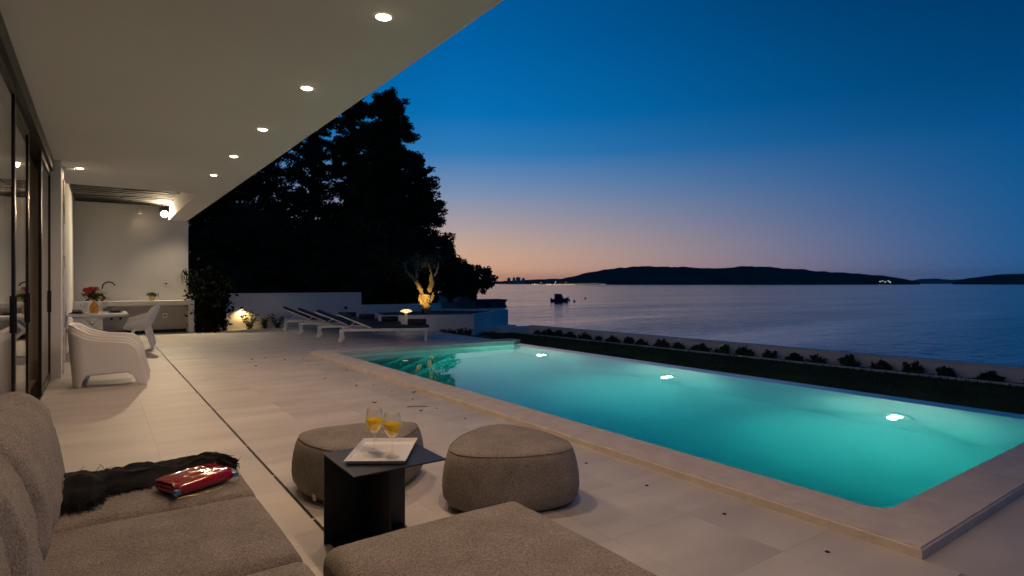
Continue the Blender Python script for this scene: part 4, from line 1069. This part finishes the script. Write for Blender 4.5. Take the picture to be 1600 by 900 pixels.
dsh = dining_shell(); dleg = []
for sx in (1, -1):
    for sy in (1, -1):
        dleg.append(MB().tube([(sx * .11, sy * .12, .395), (sx * .155, sy * .16, .25), (sx * .225, sy * .215, 0)], [.020, .017, .011], 10).mesh('leg', 'white_metal', True))
for k, lab in enumerate(('white moulded shell chair, lowest of the stack at the dining table', 'white moulded shell chair, second from the bottom of the dining stack', 'white moulded shell chair, third from the bottom of the dining stack', 'white moulded shell chair, topmost of the stack at the dining table')):
    e = thing('shell_chair', lab, 'chair', (.70 + .022 * k, 14.25 + .012 * k, .040 * k), R(176), 'stacked shell chairs')
    q = share(dsh, 'shell', e); s = q.modifiers.new('thickness', 'SOLIDIFY'); s.thickness = .010; s.offset = 0
    for lm in dleg: share(lm, 'leg', e)

vs_ = thing('flower_vase', 'orange patterned bottle vase of flowers on the dining table', 'vase', (-.055, 14.78, .7505))
MB().lathe([(0, 0), (.075, 0), (.082, .02), (.084, .10), (.076, .15), (.045, .195), (.028, .225), (.028, .26), (.034, .27), (.027, .268), (.022, .23), (0, .22)], 28).build('vase_body', 'vase_glaze', vs_, smooth=True)
random.seed(8)
heads = [(-.13, 0, .47, 'rose_red', .06), (-.05, -.03, .49, 'rose_red', .065), (.03, .02, .49, 'rose_red', .06), (-.10, -.05, .42, 'rose_red', .055), (.10, -.03, .44, 'rose_white', .065), (.06, -.06, .42, 'rose_white', .05), (.17, 0, .42, 'rose_white', .05), (.09, -.05, .31, 'rose_yellow', .045), (-.07, -.05, .30, 'rose_red', .035), (.15, -.02, .28, 'rose_red', .03), (-.02, .06, .45, 'rose_red', .05)]
for (x, y, z, mm, s) in heads:
    bm = bmesh.new(); bmesh.ops.create_icosphere(bm, subdivisions=3, radius=s)
    for v in bm.verts: v.co *= 1 + .22 * math.sin(v.co.x / s * 7 + v.co.z / s * 5) * math.sin(v.co.y / s * 6) ; v.co.z *= .75
    me = bpy.data.meshes.new('flower'); bm.to_mesh(me); bm.free(); me.materials.append(M[mm]); f = share(me, 'flower', vs_, (x, y, z))
st_ = MB()
for (x, y, z, mm, s) in heads: st_.tube([(0, 0, .2), (x * .4, y * .4, .2 + (z - .2) * .5), (x, y, z - s * .4)], .004, 5)
st_.build('stems', 'shrub_leaf', vs_)
lc = rng.normal(0, 1, (240, 3)) * np.array([.09, .06, .045]) + np.array([0, 0, .365]); share(nmesh('leaves', *leaf_quads(lc, .045, 1.8, .2), 'shrub_leaf'), 'leaves', vs_)
def place_setting(x, y, rz, lab):
    e = thing('place_setting', lab, 'plate', (x, y, .7505), rz, 'place settings on the dining table')
    MB().lathe([(0, 0), (.10, 0), (.135, .012), (.133, .016), (.10, .005), (0, .005)], 32).build('plate', 'slate_plate', e, smooth=True)
    MB().lathe([(0, .0055), (.07, .0055), (.10, .035), (.097, .035), (.066, .012), (0, .012)], 28).build('bowl', 'slate_plate', e, smooth=True)
    rbox(.15, .11, .05, .018, .012, 0, wr=.004, seed=2).build('napkin', 'napkin', e, (0, 0, .022), smooth=True)
place_setting(.30, 14.62, .2, 'dark plate with grey napkin at the right end of the dining table')
place_setting(-.335, 14.60, -.3, 'dark plate with grey napkin at the pillar end of the dining table')
for (x, y, lab) in ((.075, 14.42, 'empty wine glass right of the flower vase on the dining table'), (.125, 14.80, 'empty wine glass behind the right plate on the dining table'), (-.20, 14.40, 'empty wine glass left of the flower vase, nearer the table edge'), (-.245, 14.86, 'empty wine glass left of the flower vase, farther back')):
    wine_glass((x, y, .7505), lab, 'empty glasses on the dining table', False)

# ---------------- outdoor kitchen counter
kc = thing('kitchen_counter', 'long white outdoor kitchen counter with open niche along the end wall', 'counter')
MB().bbox((-.499, 18.16, .77), (2.17, 18.799, .89), .006).build('worktop', 'worktop', kc)
MB().box((2.03, 18.18, 0), (2.168, 18.795, .7695)).build('side_panel', 'worktop', kc)
MB().box((-.498, 18.20, 0), (.11, 18.795, .7695)).build('cabinet', 'worktop', kc)
MB().box((.1105, 18.74, 0), (2.0295, 18.796, .7695)).build('back_panel', 'recess', kc)
MB().box((.111, 18.69, 0.0), (2.029, 18.7395, .09)).build('plinth', 'dark_wood', kc)
MB().box((.30, 18.70, .8905), (.90, 18.798, 1.0)).build('splash_ledge', 'worktop', kc)
for x in (.30, .50): MB().lathe([(0, 0), (.035, 0), (.03, .05), (0, .055)], 14, Matrix.Translation((x, 18.739, .42)) @ Matrix.Rotation(R(90), 4, 'X')).build('valve_knob', 'dark_metal', kc, smooth=True)
fc = thing('kitchen_faucet', 'tall dark bronze arched faucet on the kitchen counter', 'faucet', (.10, 18.50, .8905))
MB().tube([(0, 0, 0), (0, 0, .32)] + [(.14 - .14 * math.cos(a), 0, .36 + .14 * math.sin(a)) for a in [PI * i / 12 * .9 for i in range(13)]], .016, 10).build('spout', 'dark_metal', fc, smooth=True)
MB().lathe([(.032, 0), (.032, .03), (.018, .05)], 16).build('foot', 'dark_metal', fc, smooth=True); MB().tube([(.012, 0, .08), (.09, 0, .11)], .007, 8).build('lever', 'dark_metal', [c for c in fc.children if c.name.startswith('spout')][0])
pp = thing('potted_plant', 'small green plant in a mustard pot on the counter', 'potted plant', (1.20, 18.45, .8905))
MB().lathe([(0, 0), (.055, 0), (.072, .13), (.066, .13), (.05, .02)], 22).build('pot', 'pot', pp, smooth=True)
lc = rng.normal(0, 1, (260, 3)) * np.array([.05, .05, .025]) + np.array([0, 0, .165]); share(nmesh('leaves', *leaf_quads(lc, .03, 1.8, .6), 'shrub_leaf'), 'leaves', pp)
MB().lathe([(0, .12), (.064, .12)], 18).build('soil', 'soil', pp)
def socket(x, y, z, lab):
    e = thing('wall_socket', lab, 'socket', (x, y, z), 0, 'wall sockets at the counter')
    MB().bbox((-.055, -.012, -.055), (.055, -.0005, .055), .004).build('cover', 'white_plastic', e); MB().box((-.028, -.016, -.02), (.028, -.0125, .02)).build('insert', 'slot_black', e)
socket(1.55, 18.80, 1.35, 'white wall socket above the counter beside the wall corner')
socket(1.52, 18.739, .47, 'dark socket inside the open niche under the counter')

# ---------------- loungers
def make_lounger():
    e = thing('sun_lounger', 'x', 'sun lounger', (0, 0, 0), 0, 'sun loungers beside the pool')
    W = .62; zt = .30; L = 1.96
    b = MB()
    for y in (0, W): b.box((-.03, y - .02, zt - .055), (L, y + .02, zt))
    for x in (.0, .62, 1.25, L - .045): b.box((x, .0205, zt - .045), (x + .04, W - .0205, zt - .012))
    b.build('frame', 'white_metal', e)
    for y in (0, W):
        hl = MB().box((-.03, y - .0195, .055), (.022, y + .0195, zt - .0555)).build('leg', 'white_metal', e); MB().box((L - .055, y - .0195, 0), (L, y + .0195, zt - .0555)).build('leg', 'white_metal', e)
        w = MB().lathe([(0, -.016), (.03, -.018), (.052, -.014), (.055, 0), (.052, .014), (.03, .018), (0, .016)], 20, Matrix.Translation((-.01, y - .040, .056)) @ Matrix.Rotation(R(90), 4, 'X')).build('wheel', 'white_plastic', hl, smooth=True)
    th = R(23); hx = .68; bl_ = .84
    m = Matrix.Translation((hx, 0, zt + .008)) @ Matrix.Rotation(th, 4, 'Y')
    b = MB()
    for y in (.012, W - .042): b.box((-bl_, y, -.01), (0, y + .03, .018), m)
    b.box((-bl_, .0425, -.01), (-bl_ + .03, W - .0425, .018), m); b.build('back_frame', 'white_metal', e)
    for y in (.05, W - .07): MB().tube([tuple(m @ Vector((-.40, y, -.012))), (.10, y, zt - .02)], .010, 6).build('prop', 'white_metal', e)
    rbox(bl_ - .01, W - .09, .05, .02, .006, 0, n=6, c=3).build('back_pad', 'charcoal_sling', e, tuple(m @ Vector((-bl_ / 2, W / 2, .012))), (0, th, 0), smooth=True)
    rbox(L - hx + .07, W - .05, .05, .02, .006, 0, n=6, c=3).build('seat_pad', 'charcoal_sling', e, (hx + (L - hx + .07) / 2 - .01, W / 2, zt + .004), smooth=True)
    return e
lo = make_lounger()
tw_me = MB(); sp = []
for i in range(70):
    t = i / 69 * 4.2 * 2 * PI; rr = .018 + .048 * i / 69; sp.append((rr * math.cos(t), rr * math.sin(t)))
tw_me.add([(x, -.215, z) for x, z in sp] + [(x, .215, z) for x, z in sp], [(i, i + 1, 70 + i + 1, 70 + i) for i in range(69)])
tw_me = tw_me.mesh('roll', 'towel', True)
LS = [(4.57, 13.30, -24, 'nearest sun lounger with charcoal pad, beside the pool edge'), (4.50, 14.72, -22, 'second nearest sun lounger with charcoal pad'), (4.42, 16.08, -20, 'third sun lounger with charcoal pad, second from the wall'), (4.36, 17.35, -17, 'farthest sun lounger with charcoal pad, next to the white wall')]
TL = ['rolled dark towel on the foot of the nearest lounger', 'rolled dark towel on the foot of the second nearest lounger', 'rolled dark towel on the foot of the third lounger', 'rolled dark towel on the foot of the farthest lounger']
for k, (x, y, a, lab) in enumerate(LS):
    q = lo if k == 0 else copy_tree(lo)
    q.location = (x, y, 0); q.rotation_euler = (0, 0, R(a)); q['label'] = lab
    p = Matrix.Translation((x, y, 0)) @ Matrix.Rotation(R(a), 4, 'Z') @ Vector((1.74, .31, .427))
    e = thing('rolled_towel', TL[k], 'towel', p, R(a + 84 + 5 * k), 'rolled towels on the loungers')
    t = share(tw_me, 'roll', e); s = t.modifiers.new('thickness', 'SOLIDIFY'); s.thickness = .010; s.offset = 0
    MB().box((-.012, -.215, .0725), (.012, .215, .0745)).build('hem', 'towel', e)

# ---------------- floor plugs, leaves and twigs
plug = MB().lathe([(.013, 0.0), (.012, .0025), (.008, .003), (.0075, .0015), (0, .0015)], 14).mesh('rim', 'dark_metal')
cap_ = MB().lathe([(.007, .002), (.005, .0028), (0, .003)], 12).mesh('core', 'slot_black')
for k in range(16):
    y = 1.50 + .595 * k
    near_ = ['nearest dark round plug in the tile row along the pool coping'] + [f'dark round plug along the pool coping, {ORD[i]} from the near corner' for i in range(1, 16)]
    e = thing('floor_plug', near_[k], 'floor plug', (3.0, y, .0003), 0, 'dark plugs in the tiles along the pool')
    share(plug, 'rim', e); share(cap_, 'core', e)
random.seed(33)
def leaf_me(s):
    return MB().grid(lambda u, v: ((u - .5) * s, (v - .5) * s * .5 * (1 - abs(2 * u - 1) ** 2 * .95), .003 + .006 * abs(2 * v - 1) + .008 * (u - .5) ** 2 * 4), 6, 2).mesh('dry_leaf', 'dry_leaf', True)
lm = leaf_me(.045)
for (x, y) in ((2.24, 11.16), (2.47, 11.22), (2.69, 10.74), (2.98, 10.66), (2.78, 7.49), (3.19, 6.62), (2.79, 5.62), (2.55, 6.3), (3.15, 8.9), (2.62, 8.3), (3.6, 12.1), (4.3, 12.3), (2.1, 10.2), (3.12, 4.3)):
    q = share(lm, 'dry_leaf', None, (x, y, 0.001), (0, 0, random.uniform(0, 6))); s = random.uniform(.8, 1.3); q.scale = (s, s, s)
    tag(q, 'tiny dry dark leaf fallen on the pale terrace tiles', 'leaf', 'dry leaves on the terrace')
MB().tube([(2.76, 5.90, .004), (2.84, 5.87, .006), (2.95, 5.80, .004)], .003, 5).build('twig', 'dry_leaf', label='thin dry twig on the tiles behind the poufs', cat='twig')

# ================================================================== HAZE over the bay
hm = bpy.data.materials.new('haze'); hm.use_nodes = True
hn, hl_ = hm.node_tree.nodes, hm.node_tree.links
hn.remove(hn['Principled BSDF'])
pv_ = hn.new('ShaderNodeVolumePrincipled'); pv_.inputs['Color'].default_value = (0.80, 0.86, 0.92, 1); pv_.inputs['Density'].default_value = 4.5e-5; pv_.inputs['Anisotropy'].default_value = 0.0
hl_.new(pv_.outputs[0], hn['Material Output'].inputs['Volume']); MATS['haze'] = hm
MB().box((-11500, -11500, -9.0), (11500, 11500, 175)).build('haze', 'haze', label='thin blue evening haze over the bay', cat='haze', kind='stuff')
